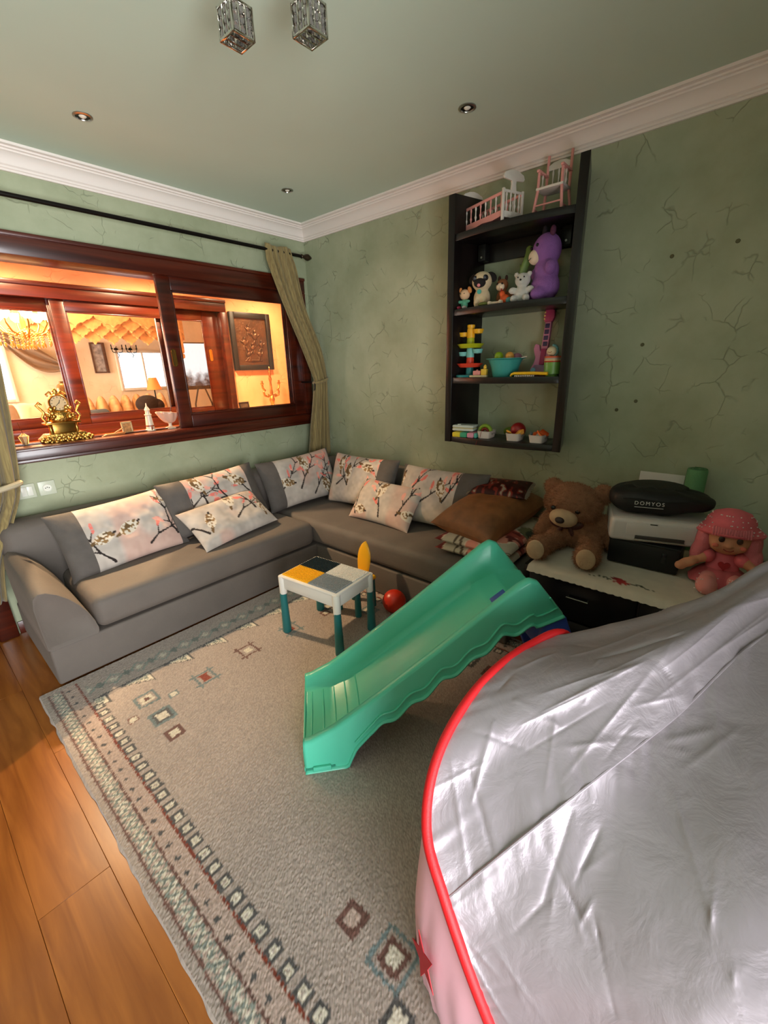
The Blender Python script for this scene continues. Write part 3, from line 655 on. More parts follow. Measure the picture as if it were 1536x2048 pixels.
# ================================================================== play tent
def tent():
    root = thing('play_tent', 'silver fabric pop-up play tent with red piping filling the near right corner', 'tent', (0, 0, 0))
    G = np.array([
     [(.49, .05, .016), (.56, -.12, .016), (.64, -.30, .016), (.72, -.52, .016), (.78, -.85, .016)],
     [(.473, .181, .28), (.532, .051, .38), (.589, -.076, .48), (.661, -.21, .56), (.80, -.55, .60)],
     [(.498, .305, .47), (.689, .178, .62), (.953, .037, .74), (1.32, -.157, .90), (1.55, -.55, .95)],
     [(.54, .382, .57), (.78, .243, .70), (.995, .073, .80), (1.375, -.15, .94), (1.60, -.52, .985)],
     [(.64, .416, .67), (.847, .251, .76), (1.055, .07, .85), (1.40, -.146, .968), (1.64, -.5, 1.0)],
     [(.81, .412, .74), (.95, .235, .80), (1.14, .047, .88), (1.43, -.143, .98), (1.68, -.48, 1.01)],
     [(1.003, .367, .77), (1.093, .195, .82), (1.237, .031, .895), (1.47, -.142, .985), (1.72, -.46, 1.01)],
     [(1.135, .303, .75), (1.246, .156, .81), (1.37, .010, .885), (1.55, -.145, .968), (1.80, -.44, .98)],
     [(1.25, .25, .45), (1.42, .12, .5), (1.6, -.03, .5), (1.75, -.16, .52), (1.88, -.40, .55)],
     [(1.30, .22, .016), (1.5, .10, .016), (1.7, -.05, .016), (1.84, -.18, .016), (1.90, -.4, .016)]])
    SEAM = 2
    def fine(G, na, nb):
        H = catmull(G, na); return catmull(np.swapaxes(H, 0, 1), nb).swapaxes(0, 1)
    def dens(P):
        du = np.gradient(P, axis=0); dv = np.gradient(P, axis=1); n = np.cross(du, dv); return n/np.linalg.norm(n, axis=-1, keepdims=True)
    mat_s = tentmat()
    rg = np.random.default_rng(5)
    for name, g, na, nb, sd in (('side_panel', G[:SEAM+1], 150, 240, 1), ('roof_panel', G[SEAM:], 240, 240, 2)):
        P = fine(g, na, nb); N = dens(P)
        if N[..., 2].mean() < 0: N = -N
        x, y, z = P[..., 0], P[..., 1], P[..., 2]; u = x*.8+z*.4; v = y-.5*x; w_ = z-.2*x
        H = np.zeros(x.shape)
        # folded-away creases: straight narrow ridges over the panel
        def crease(c, d, L, wd, hgt):
            q = P-c; t = q@d; D = np.linalg.norm(q-t[..., None]*d, axis=-1)
            return hgt*np.clip(1-(np.abs(t)/L)**2, 0, 1)**.7*np.exp(-D/wd)
        def pt(a_, b_): return P[int(a_*(na-1)), int(b_*(nb-1))]
        if name == 'side_panel':
            lines = [((1, .22), (.45, .42)), ((1, .42), (.3, .72)), ((1, .60), (.55, .66)), ((.55, .66), (.25, .60)), ((.55, .66), (.75, .85)), ((.85, .52), (.62, .62)), ((.6, .12), (.1, .2)), ((.9, .10), (.35, .13)),
                     ((.7, .30), (.2, .58)), ((.5, .75), (.1, .9)), ((.95, .7), (.6, .95)), ((.4, .3), (.05, .42)), ((.25, .6), (.05, .5)), ((.97, .30), (.8, .22)), ((.88, .36), (.8, .30)), ((.8, .74), (.7, .93)), ((.97, .5), (.9, .6))]
        else:
            lines = [((.05, .3), (.35, .5)), ((.35, .15), (.15, .3)), ((.3, .4), (.2, .6)), ((.12, .1), (.3, .12)), ((.45, .3), (.4, .5)), ((.25, .25), (.3, .45)), ((.4, .6), (.2, .75)), ((.1, .5), (.12, .7)), ((.5, .2), (.55, .4)), ((.02, .06), (.25, .04)), ((.02, .12), (.2, .09)), ((.2, .35), (.4, .33))]
        for (p0, p1) in lines:
            a_, b_ = pt(*p0), pt(*p1); dd = b_-a_; L = np.linalg.norm(dd)+1e-6
            H += crease((a_+b_)/2, dd/L, L*.55, .0045, rg.choice([1, 1, -1])*rg.uniform(.003, .006))
        for k in range(26 if name == 'side_panel' else 44):
            i, j = rg.integers(4, na-4), rg.integers(2, nb-2); c = P[i, j]; i2 = int(np.clip(i+rg.integers(-40, 40), 0, na-1)); j2 = int(np.clip(j+rg.integers(-50, 50), 0, nb-1)); d = P[i2, j2]-c
            L = np.linalg.norm(d)
            if L < .01: continue
            H += crease(c, d/L, rg.uniform(.03, .13), rg.uniform(.003, .006), rg.choice([1, 1, -1])*rg.uniform(.0015, .004))
        H += .012*(vnoise(u*5+3, v*5+w_*4, 11+sd)-.5)+.003*(vnoise(u*16, v*16+w_*14, 12+sd)-.5)
        e0 = np.linspace(0, 1, na)[:, None]; seam_d = (1-e0) if name == 'side_panel' else e0
        arc = np.linspace(0, 1, nb)[None, :]
        H += .005*np.exp(-seam_d*(22 if name == 'side_panel' else 12))*(vnoise(arc*55+seam_d*3, arc*0+sd, 3)-.5)
        H += .003*np.exp(-arc*14)*(vnoise(e0*50, arc*0, 8)-.5)
        P = P+N*H[..., None]
        o = meshobj(name, P.reshape(-1, 3).tolist(), gridfaces(na, nb), mat_s, root)
    S = catmull(G[SEAM], 60); bm = BM(); tube(bm, S, .0035, 8); obj('seam', bm, mat_s, root)
    Hp = catmull(G[:, 0], 90); bm = BM(); rings = []
    RED = mat('red_piping', '#d8141c', .55, bump=.1, bscale=300)
    tube(bm, Hp, .0115, 10); obj('red_piping', bm, RED, root)
    # pink front panel below the hoop
    PK = mat('pink_nylon', '#e6a9b4', .5, var=.05, vscale=6, sheen=.2)
    na, nb = 60, 30; A = catmull(G[1:9, 0], na); bm = BM(); rows = []
    for i in range(na):
        r = []
        for j in range(nb):
            t = j/(nb-1); p = A[i].copy(); g = np.array([max(.485, min(1.3, p[0])), min(p[1]+.0, .44), .02]); q = p*(1-t)+g*t
            q[1] += .02*math.sin(PI*t)+.006*math.sin(i*.9)*t; q[0] += -.012*math.sin(PI*t)+.004*math.sin(i*1.3+2*t)*t; r.append(tuple(q))
        rows.append(r)
    sheet(bm, rows); fp = obj('front_panel', bm, PK, root, angle=80)
    # red star printed on the front panel
    bm = BM(); c = np.array([.487, .337, .255]); nn = Vector((-.85, .45, .1)).normalized(); xa = Vector((.45, .85, 0)).normalized(); ya = nn.cross(xa)
    pts = [((.055 if k % 2 == 0 else .022)*math.cos(PI/2+k*PI/5), (.055 if k % 2 == 0 else .022)*math.sin(PI/2+k*PI/5)) for k in range(10)]
    prism(bm, pts, .002, axes(Vector(c)+nn*.012, xa, ya, nn)); obj('printed_star', bm, mat('star_red', '#c01828', .5), fp)
def tentmat():
    m, N, L, p = newmat('silver_nylon'); p.inputs['Base Color'].default_value = lin('#a79da3'); p.inputs['Metallic'].default_value = .45; p.inputs['Roughness'].default_value = .42
    tc = N.new('ShaderNodeTexCoord'); n = N.new('ShaderNodeTexNoise'); n.inputs['Scale'].default_value = 14; n.inputs['Detail'].default_value = 5; n.inputs['Roughness'].default_value = .55; n.inputs['Distortion'].default_value = .6
    b = N.new('ShaderNodeBump'); b.inputs['Strength'].default_value = .18; b.inputs['Distance'].default_value = .02
    L.new(tc.outputs['Object'], n.inputs['Vector']); L.new(n.outputs['Fac'], b.inputs['Height']); L.new(b.outputs['Normal'], p.inputs['Normal'])
    MATS['silver_nylon'] = m; return m
tent()

# ================================================================== bench with everything on it
BLK = mat('black_lacquer', '#0c0b0b', .3, spec=.4)
BT = .532
bench = thing('low_cabinet', 'low black lacquered cabinet under the teddy bear and printer', 'cabinet', (0, 0, 0))
bm = BM(); span(bm, 1.965, 2.715, -.75, .79, BT-.035, BT, .006); obj('cabinet_top', bm, BLK, bench)
bm = BM(); span(bm, 2.0, 2.70, -.73, .77, .05, BT-.035, .004); obj('body', bm, BLK, bench)
bm = BM(); span(bm, 2.03, 2.69, -.70, .74, 0, .05, .003); obj('plinth', bm, BLK, bench)
for a, b in ((.27, .76), (-.22, .26), (-.72, -.23)):
    for z0, z1 in ((.29, .485), (.065, .28)):
        bm = BM(); span(bm, 1.982, 2.0, a, b, z0, z1, .004); dr = obj('drawer', bm, BLK, bench)
        bm = BM(); cyl(bm, (1.962, (a+b)/2-.05, (z0+z1)/2+.03), (1.962, (a+b)/2+.05, (z0+z1)/2+.03), .005, n=10)
        for q in (-.045, .045): cyl(bm, (1.964, (a+b)/2+q, (z0+z1)/2+.03), (1.984, (a+b)/2+q, (z0+z1)/2+.03), .004, n=8)
        obj('handle', bm, mat('handle_steel', '#8b8578', .3, 1), dr)
# embroidered runner
nx, ny = 70, 150; xs = np.linspace(1.955, 2.66, nx); ys = np.linspace(-.7, .765, ny); X, Y = np.meshgrid(xs, ys, indexing='ij')
Zc = BT+.0025+.004*vnoise(X*9, Y*9, 2)
sc_ = .010*np.abs(np.sin(Y*95)); X = X.copy(); X[0] = 1.945-sc_[0]; Zc[0] = BT-.022; X[1] = 1.953; Zc[1] = BT-.006; X[2] = 1.962; Zc[2] = BT+.003
Cc = np.tile(np.array(lin('#c9bfae')[:3]), (nx, ny, 1))*(1+.10*(vnoise(X*40, Y*40, 3)-.5))[..., None]
def spot(cx, cy, r, col, pet=0):
    d = np.hypot(X-cx, Y-cy); th = np.arctan2(Y-cy, X-cx); Cc[d < r*(1+.3*np.sin(th*pet))] = lin(col)[:3]
for cy in (.36, -.2):
    spot(2.04, cy, .028, '#a11a1c', 6); spot(2.06, cy+.03, .015, '#7a1014', 5); spot(2.03, cy-.025, .014, '#b3322c', 4)
    for s in (-1, 1):
        for k in range(5): spot(2.035+.01*math.sin(k*1.3), cy+s*(.045+.022*k), .010-.001*k, '#28301f', 3)
o = meshobj('table_runner', np.stack([X, Y, Zc], -1).reshape(-1, 3).tolist(), gridfaces(nx, ny), vcol('runner_linen', .85, .1, .15, 300), cols=Cc.reshape(-1, 3))
tag(o, 'cream embroidered runner with red flowers on the black cabinet', 'runner')

# ---- teddy bear (faces the viewer, -x)
BROWN = mat('teddy_fur', '#8d6044', .95, var=.16, vscale=35, sheen=.4, bump=.5, bscale=160)
TAN = mat('tan_plush', '#b99a78', .9, var=.08, vscale=30, sheen=.3)
BLACKP = mat('black_gloss', '#120c0a', .2)
ted = thing('teddy_bear', 'large brown fluffy teddy bear sitting on the cabinet beside the printer', 'teddy bear', (2.36, .665, BT+.008), .12)
tb_ = [((.0, 0, .085), (.115, .135, .105)), ((0, 0, .155), (.09, .12, .08)), ((-.035, .03, .245), (.125, .148, .108), (.15, .22, 0)),
       ((.0, .145, .315), (.035, .05, .048)), ((.0, -.105, .30), (.035, .05, .055)),
       ((-.10, .085, .052), (.10, .062, .056), (0, 0, -.25)), ((-.21, .115, .05), (.09, .056, .05), (0, 0, -.25)), ((-.30, .125, .065), (.05, .06, .066)),
       ((-.10, -.085, .052), (.10, .062, .056), (0, 0, .15)), ((-.21, -.10, .05), (.09, .056, .05), (0, 0, .1)), ((-.31, -.105, .065), (.05, .06, .066)),
       ((-.02, .15, .12), (.045, .05, .085), (.5, 0, 0)), ((-.04, .18, .06), (.04, .042, .05)), ((-.02, -.15, .12), (.045, .05, .085), (-.5, 0, 0)), ((-.04, -.185, .055), (.042, .045, .05))]
plush('body', tb_, BROWN, ted, .008, 5)
bm = BM()
for _ in range(26000):
    b = random.choices(tb_, [x[1][0]*x[1][1]+x[1][1]*x[1][2] for x in tb_])[0]
    R = Euler(b[2]).to_matrix() if len(b) > 2 else Matrix.Identity(3)
    d = Vector((random.gauss(0, 1), random.gauss(0, 1), random.gauss(0, 1))).normalized(); p = Vector(b[0])+R @ Vector((d.x*b[1][0], d.y*b[1][1], d.z*b[1][2])); n = (R @ Vector((d.x/b[1][0], d.y/b[1][1], d.z/b[1][2]))).normalized()
    if p.z < .01: continue
    t = n.orthogonal().normalized(); t = Matrix.Rotation(random.random()*6.28, 3, n) @ t
    e = p+n*random.uniform(.005, .015)+t*random.uniform(-.008, .008)-Vector((0, 0, .004)); s = n.cross(t)*.0015
    bm.faces.new((bm.verts.new(p-n*.003-s), bm.verts.new(p-n*.003+s), bm.verts.new(e)))
fu = obj('fur', bm, BROWN, ted, recalc=False, smooth=False); fu['kind'] = 'stuff'
for y in (.128, -.108):
    bm = BM(); ball(bm, (-.352, y, .068), (.012, .044, .052)); obj('foot_pad', bm, TAN, ted)
bm = BM(); ball(bm, (-.150, .05, .190), (.058, .072, .048), (.12, .3, 0)); mz = obj('muzzle', bm, TAN, ted)
bm = BM(); ball(bm, (-.205, .056, .193), (.014, .024, .017), (.12, .3, 0)); obj('nose', bm, mat('nose_brown', '#2a1410', .5), mz)
for y, z in ((.105, .238), (-.015, .232)):
    bm = BM(); ball(bm, (-.148, y, z), (.010, .013, .012)); obj('eye', bm, BLACKP, ted)
bm = BM(); ball(bm, (-.115, .04, .135), (.012, .018, .015))
for s in (-1, 1): ball(bm, (-.105, .04+s*.045, .14), (.012, .042, .022), (s*.3, 0, 0)); ball(bm, (-.11, .04+s*.03, .105), (.006, .012, .032), (s*.4, 0, 0))
obj('bow', bm, mat('maroon_ribbon', '#4a1d18', .5), ted)
# ---- printer on a black box, sports bag on top
pb = thing('storage_box', 'plain black box under the printer', 'box', (2.36, .325, BT+.008), .02)
bm = BM(); box(bm, (0, 0, .065), (.24, .30, .13), bev=.008); obj('body', bm, mat('black_matte', '#0b0b0d', .45), pb)
bm = BM(); box(bm, (0, 0, .125), (.244, .304, .012), bev=.003); obj('lid', bm, mat('black_matte', '#0b0b0d', .45), pb)
bm = BM(); box(bm, (-.122, -.09, .075), (.004, .02, .05), bev=.002); obj('emblem', bm, mat('black_gloss2', '#1d1d20', .2), pb)
PW = mat('printer_white', '#cfc6c2', .4); PZ = BT+.147
pr = thing('printer', 'white inkjet printer standing on the black box', 'printer', (2.39, .31, PZ), .30)
bm = BM(); box(bm, (0, 0, .05), (.29, .42, .115), bev=.022, seg=4); obj('body', bm, PW, pr)
bm = BM(); box(bm, (.01, 0, .106), (.26, .40, .016), bev=.006); obj('scanner_lid', bm, mat('printer_grey', '#a9a4a0', .4), pr)
bm = BM(); box(bm, (-.146, .0, .058), (.006, .28, .06), bev=.003); fl = obj('front_flap', bm, PW, pr)
bm = BM(); box(bm, (-.150, .0, .022), (.012, .20, .018), bev=.003); obj('paper_slot', bm, mat('slot_dark', '#3a3532', .4), pr)
bm = BM(); box(bm, (-.156, .0, .012), (.016, .205, .006), bev=.002); obj('output_tray', bm, mat('tray_silver', '#b9b0a4', .25, .6), pr)
bm = BM(); box(bm, (-.150, .03, .09), (.004, .03, .004), bev=.001); obj('logo_mark', bm, BLACKP, fl)
bag = thing('sports_bag', 'black zipped sports bag marked DOMYOS lying on the printer', 'bag', (2.385, .31, PZ+.118), .30)
def softbox(w, d, h, ex=3.0, taper=.0, nu=40, nv=16, z0=0):
    bm = BM(); rows = []
    for j in range(nv+1):
        t = j/nv; ph = -PI/2+PI*t; cz = math.copysign(abs(math.sin(ph))**.8, math.sin(ph)); cr = abs(math.cos(ph))**.45; r = []
        for i in range(nu):
            a = 2*PI*i/nu; ca, sa = math.cos(a), math.sin(a); k = (abs(ca)**ex+abs(sa)**ex)**(-1/ex)
            y = d/2*k*sa*cr; x = w/2*k*ca*cr; tp = 1-taper*max(0, -y/(d/2))
            r.append((x*(1-.25*max(0, -y/(d/2))), y, z0+h/2+h/2*cz*tp+.004*math.sin(7*a+3*t)))
        rows.append(r)
    sheet(bm, rows, True); return bm
obj('bag_body', softbox(.25, .44, .125, 3.2, .45), mat('black_nylon', '#0d0b0b', .6, bump=.2, bscale=40), bag)
bm = BM(); ball(bm, (.03, .02, .112), (.085, .14, .03)); obj('mesh_pocket', bm, mat('olive_mesh', '#23241a', .75, bump=.4, bscale=300), bag)
bm = BM(); tube(bm, [(-.123, .17-.034*k, .083+.004*math.sin(k)) for k in range(10)], .0022, 6); obj('zip', bm, mat('zip_black', '#050505', .4), bag)
def text_mesh(name, s, size, m, parent, M, depth=.0008):
    cu = bpy.data.curves.new(name, 'FONT'); cu.body = s; cu.size = size; cu.extrude = depth; cu.align_x = 'CENTER'; cu.align_y = 'CENTER'; cu.space_character = 1.35
    t = bpy.data.objects.new(name, cu); COL.objects.link(t); dg = bpy.context.evaluated_depsgraph_get(); me = bpy.data.meshes.new_from_object(t.evaluated_get(dg)); COL.objects.unlink(t); bpy.data.objects.remove(t)
    me.materials.clear(); me.materials.append(m); o = bpy.data.objects.new(name, me); COL.objects.link(o); o.parent = parent; o.matrix_local = M; return o
LETTER = mat('white_lettering', '#d8d4cf', .6)
lt = text_mesh('lettering', 'DOMYOS', .024, LETTER, bag, axes((-.131, .06, .068), (0, -1, 0), (.12, 0, 1), (-1, 0, .12)))
bm = BM(); box(bm, (-.130, .06, .049), (.002, .118, .0022)); obj('lettering_underline', bm, LETTER, bag)
bm = BM(); box(bm, (0, 0, .19), (.008, .21, .38), bev=.002)
o = tag(obj('drawing_board', bm, mat('white_board', '#cfcac0', .6)), 'plain white board leaning on the wall behind the sports bag', 'board'); o.location = (2.66, .36, BT+.008); o.rotation_euler = (0, .10, 0)
fo = thing('foam_roll', 'rolled green foam mat standing behind the sports bag', 'foam roll', (2.655, .205, BT+.008))
bm = BM(); lathe(bm, [(.012, 0), (.042, 0), (.045, .01), (.044, .2), (.045, .42), (.042, .43), (.012, .43), (.010, .40)], n=28); obj('roll', bm, mat('green_foam', '#5f9260', .8, bump=.4, bscale=120), fo)
bm = BM(); tube(bm, [((.014+.0035*k/3)*math.cos(k*.52), (.014+.0035*k/3)*math.sin(k*.52), .4305) for k in range(26)], .0016, 5); obj('spiral_edge', bm, mat('green_foam_dark', '#3f6a44', .8), fo)
# ---- pink rag doll
PINK = mat('doll_pink', '#d9656f', .8, sheen=.3, var=.06, vscale=40); SKIN = mat('doll_skin', '#c98a68', .8, sheen=.2); HAIRP = mat('doll_hair', '#d07078', .85, bump=.4, bscale=120)
doll = thing('rag_doll', 'pink rag doll with polka dot hat sitting at the right end of the cabinet', 'doll', (2.31, .018, BT+.004), .12)
plush('body', [((0, 0, .07), (.05, .062, .08)), ((0, 0, .12), (.035, .045, .04))], PINK, doll, .006)
plush('head', [((-.005, .0, .215), (.075, .085, .075)), ((-.045, .035, .195), (.03, .032, .03)), ((-.045, -.035, .195), (.03, .032, .03)), ((-.08, 0, .2), (.01, .012, .01))], SKIN, doll, .006)
for s in (-1, 1):
    plush('arm', [((-.03, s*.085, .115), (.028, .05, .025), (s*-.5, 0, 0)), ((-.06, s*.13, .09), (.024, .04, .022), (s*-.5, 0, 0)), ((-.075, s*.155, .075), (.022, .024, .02))], SKIN, doll, .006)
    bm = BM(); ball(bm, (-.02, s*.062, .125), (.035, .03, .032)); obj('sleeve', bm, PINK, doll)
    plush('leg', [((-.08, s*.045, .035), (.07, .036, .034)), ((-.16, s*.055, .04), (.05, .04, .042))], mat('doll_tights', '#d98a86', .8, sheen=.3), doll, .006)
    plush('hair_bunch', [((-.0, s*.085, .19), (.05, .035, .07)), ((-.015, s*.10, .13), (.035, .03, .06))], HAIRP, doll, .006)
    bm = BM(); ball(bm, (-.079, s*.031, .228), (.006, .011, .014)); obj('eye', bm, mat('doll_eye', '#3a2418', .3), doll)
    bm = BM(); ball(bm, (-.075, s*.048, .197), (.006, .012, .009)); obj('cheek', bm, mat('doll_cheek', '#d8705c', .8), doll)
bm = BM(); tube(bm, [(-.079, -.018, .184), (-.085, -.008, .179), (-.086, .006, .179), (-.08, .018, .185)], .0022, 6); obj('mouth', bm, mat('doll_mouth', '#8c2a22', .6), doll)
bm = BM()
for k in range(15): y = -.062+.0089*k; tube(bm, [(-.045-.03*(1-(y/.075)**2), y, .275), (-.062-.022*(1-(y/.08)**2), y, .258), (-.068-.016*(1-(y/.08)**2), y*1.05, .241)], [.006, .006, .003], 6)
obj('fringe_hair', bm, HAIRP, doll)
bm = BM(); rows = []
for j in range(9):
    t = j/8; r = .045+.075*t; rows.append([(r*math.cos(a)*1.1-.02*t, r*math.sin(a), .075-.055*t**1.5+.006*math.sin(9*a)*t) for a in np.linspace(0, 2*PI, 54, endpoint=False)])
sheet(bm, rows, True); obj('skirt', bm, mat('skirt_rose', '#c05a60', .8), doll)
bm = BM(); M_ = axes((-.055, 0, .10), (0, -1, 0), (.12, 0, 1), (-1, 0, .12)); pts = []
for k in range(30):
    t = 2*PI*k/30; pts.append((.0014*16*math.sin(t)**3, .0014*(13*math.cos(t)-5*math.cos(2*t)-2*math.cos(3*t)-math.cos(4*t))))
prism(bm, pts, .006, M_); obj('heart', bm, mat('heart_red', '#a01c24', .7), doll)
bm = BM(); lathe(bm, [(.125, .235), (.128, .243), (.105, .262), (.093, .272), (.088, .295), (.065, .325), (.03, .338), (0, .34)], n=40); hat = obj('hat', bm, PINK, doll, angle=70)
hat.rotation_euler = (0, .1, 0); hat.location = (.012, 0, -.005)
bm = BM()
for k in range(120):
    a = random.random()*2*PI; z = random.choice((.252, .262, .28, .30, .318)); r = {.252: .118, .262: .106, .28: .0925, .30: .085, .318: .073}[z]; ball(bm, (r*math.cos(a), r*math.sin(a), z), .0028, u=6, v=4)
o = obj('polka_dots', bm, mat('dot_white', '#e8d8d4', .7), hat); o['kind'] = 'stuff'
for k in (-1, 1):
    bm = BM()
    for q in range(24): a = random.uniform(0, 6.28); ball(bm, (-.16+.048*math.cos(a)*random.random(), k*.055+.038*math.sin(a), .04+.038*math.cos(q)), .0025, u=6, v=4)
    o = obj('shoe_dots', bm, MATS['dot_white'], doll); o['kind'] = 'stuff'
# ================================================================== wall shelf and toys
ESP = wood('espresso_veneer', '#0d0908', '#1b1311', .32, .1, (12, 12, 2), spec=.4)
shelf = thing('toy_shelf', 'tall black-brown wall shelf with four bowed boards holding toys', 'shelf', (WX, 1.23, 1.015))
SX = 2.485
for s in (-1, 1):   # the two sides splay outwards towards the room
    f0, f1, w0, w1 = (.350, .394, .282, .326) if s > 0 else (.340, .386, .268, .314)
    bm = BM(); prism(bm, [(SX-WX, s*f0), (SX-WX, s*f1), (-.001, s*w1), (-.001, s*w0)], 1.425, bev=.0015); obj('side_panel', bm, ESP, shelf)
def board(zt, name):
    bm = BM(); pts = [(-.002, -.267)]; n = 24
    for i in range(n+1):
        y = -.338+.686*i/n; pts.append((SX-WX+.006-.045*(1-((y-.005)/.343)**2), y))
    pts.append((-.002, .281)); prism(bm, pts, .036, Matrix.Translation((0, 0, zt-.036-1.015)), .001); obj(name, bm, ESP, shelf)
BZ = (2.235, 1.830, 1.430, 1.052)
for z in BZ: board(z, 'shelf_board')
bm = BM(); span(bm, -.02, -.002, -.266, .280, 2.10-1.015, 2.199-1.015, .001, 1); obj('back_rail', bm, ESP, shelf)
for y in (.262, -.245):
    bm = BM(); box(bm, (-.05, y, 2.15-1.015), (.06, .05, .09), bev=.003); br = obj('mounting_bracket', bm, mat('bracket_black', '#0a0908', .5), shelf)
    bm = BM(); cyl(bm, (-.082, y, 2.125-1.015), (-.079, y, 2.125-1.015), .006, n=10); obj('screw', bm, STEEL, br)
TX = 2.585
WPL = mat('toy_white', '#ded6cc', .45); PKP = mat('toy_pink', '#e59c95', .5)
def spindle(bm, p0, h, r=.0045):
    lathe(bm, [(r*.7, 0), (r*.8, h*.15), (r*1.5, h*.32), (r*.8, h*.42), (r*.75, h*.7), (r*1.25, h*.85), (r*.7, h)], p0, 10)
# ---- doll crib
crib = thing('doll_crib', 'pink and white toy doll crib on top of the wall shelf', 'toy crib', (2.585, 1.40, BZ[0]), -.35)
L2 = .165; W2_ = .062
for sx in (-1, 1):
    bm = BM(); pts = [(-L2, .03), (-L2*.5, .022), (0, .03), (L2*.5, .022), (L2, .03), (L2, .055), (-L2, .055)]
    prism(bm, pts, .008, axes((sx*W2_-.004, 0, 0), (0, 1, 0), (0, 0, 1), (1, 0, 0))); span(bm, sx*W2_-.005, sx*W2_+.005, -L2, L2, .128, .142, .002); obj('side_rail', bm, PKP, crib)
    for k in range(8):
        bm = BM(); spindle(bm, (sx*W2_, -L2+.02+k*(2*L2-.04)/7, .052), .078); obj('spindle', bm, WPL if k % 2 else PKP, crib)
for sy in (-1, 1):
    for sx in (-1, 1):
        bm = BM(); span(bm, sx*(W2_+.006)-.007, sx*(W2_+.006)+.007, sy*L2-.007, sy*L2+.007, 0, .152, .003); obj('corner_post', bm, WPL, crib)
    bm = BM(); span(bm, -W2_, W2_, sy*L2-.005, sy*L2+.005, .02, .05, .002); span(bm, -W2_, W2_, sy*L2-.005, sy*L2+.005, .135, .147, .002); obj('end_rail', bm, WPL, crib)
    for k in range(4): bm = BM(); spindle(bm, (-.045+.03*k, sy*L2, .048), .09); obj('spindle', bm, WPL, crib)
    bm = BM(); pts = [(-.018, .145), (-.014, .175), (-.016, .19), (-.068, .195), (-.074, .205), (-.066, .222), (-.03, .236), (0, .24), (.03, .236), (.066, .222), (.074, .205), (.068, .195), (.016, .19), (.014, .175), (.018, .145)]
    prism(bm, pts, .012, axes((0, sy*L2-.006, 0), (1, 0, 0), (0, 0, 1), (0, -1, 0)) @ Matrix.Translation((0, 0, -.012)), .002); hb = obj('headboard', bm, WPL, crib)
bm = BM(); span(bm, -W2_+.006, W2_-.006, -L2+.006, L2-.006, .03, .05, .008); obj('mattress', bm, mat('crib_mattress', '#c9a0a0', .8), crib)
# ---- doll high chair
hc = thing('doll_high_chair', 'pink and white toy high chair on top of the wall shelf, right of the crib', 'toy chair', (2.60, 1.055, BZ[0]))
for sx, sy, h in ((-1, 1, .205), (-1, -1, .205), (1, 1, .30), (1, -1, .30)):
    bm = BM(); tube(bm, [(sx*.066, sy*.076, 0), (sx*.05, sy*.062, .12), (sx*.05+.012*(sx > 0), sy*.06, h)], .0075, 8); obj('leg_post', bm, PKP, hc)
bm = BM(); box(bm, (0, 0, .125), (.12, .14, .012), bev=.003); obj('seat', bm, WPL, hc)
for sy in (-1, 1):
    bm = BM(); box(bm, (.0, sy*.061, .205), (.13, .016, .012), bev=.003); obj('arm', bm, PKP, hc)
    bm = BM(); tube(bm, [(-.06, sy*.072, .035), (.06, sy*.072, .035)], .004, 8); obj('stretcher', bm, PKP, hc)
    bm = BM(); spindle(bm, (0, sy*.061, .13), .07); obj('arm_spindle', bm, WPL, hc)
for k in range(3):
    bm = BM(); spindle(bm, (.056, -.03+.03*k, .13), .10); obj('back_spindle', bm, WPL, hc)
bm = BM(); tube(bm, [(-.062, -.07, .05), (-.062, .07, .05)], .004, 8); obj('stretcher', bm, PKP, hc)
bm = BM(); pts = [(-.06, 0), (-.06, .02), (-.03, .034), (0, .038), (.03, .034), (.06, .02), (.06, 0)]; prism(bm, pts, .008, axes((.054, 0, .23), (0, 1, 0), (0, 0, 1), (1, 0, 0)), .001); obj('back_panel', bm, WPL, hc)
# ---- second board: soft toys
def eyes(parent, pts, r=.006, m=None):
    for p in pts: bm = BM(); ball(bm, p, r, u=10, v=8); obj('eye', bm, m or BLACKP, parent)
Z2 = BZ[1]
PURP = mat('purple_plush', '#8a5a9c', .9, var=.08, vscale=40, sheen=.4, bump=.3, bscale=200); CRM = mat('cream_plush', '#e3cdb0', .9, sheen=.3)
pu = thing('hippo_plush', 'tall purple plush hippo with cream muzzle on the second shelf', 'soft toy', (2.605, 1.06, Z2), -.75)
plush('body', [((0, 0, .075), (.075, .085, .08)), ((0, 0, .15), (.065, .075, .08)), ((0, .01, .255), (.075, .08, .085)), ((-.05, .045, .035), (.05, .035, .035)), ((-.05, -.045, .035), (.05, .035, .035)), ((-.02, -.09, .155), (.03, .028, .035)), ((-.02, .085, .15), (.028, .025, .035))], PURP, pu)
bm = BM(); ball(bm, (-.058, .022, .225), (.035, .043, .038)); mz = obj('muzzle', bm, CRM, pu)
bm = BM(); tube(bm, [(-.092, .0, .216), (-.094, .02, .208), (-.089, .04, .214)], .0016, 5); obj('mouth', bm, BLACKP, mz)
for y in (.05, -.045): bm = BM(); ball(bm, (.0, y, .335), (.014, .02, .026)); e = obj('ear', bm, mat('plum_plush', '#5a2c48', .9), pu)
for y in (.012,): bm = BM(); ball(bm, (-.02, y, .345), (.012, .016, .03)); obj('hair_tuft', bm, mat('dark_tuft', '#20141c', .9), pu)
eyes(pu, [(-.068, .055, .272), (-.066, -.015, .275)], .009)
pug = thing('pug_plush', 'cream plush pug puppy with black mask and teal tag on the second shelf', 'soft toy', (2.57, 1.43, Z2), .2)
PUGC = mat('pug_cream', '#d8c09a', .9, sheen=.3, bump=.2, bscale=150); PUGB = mat('pug_black', '#1c1412', .9, sheen=.2)
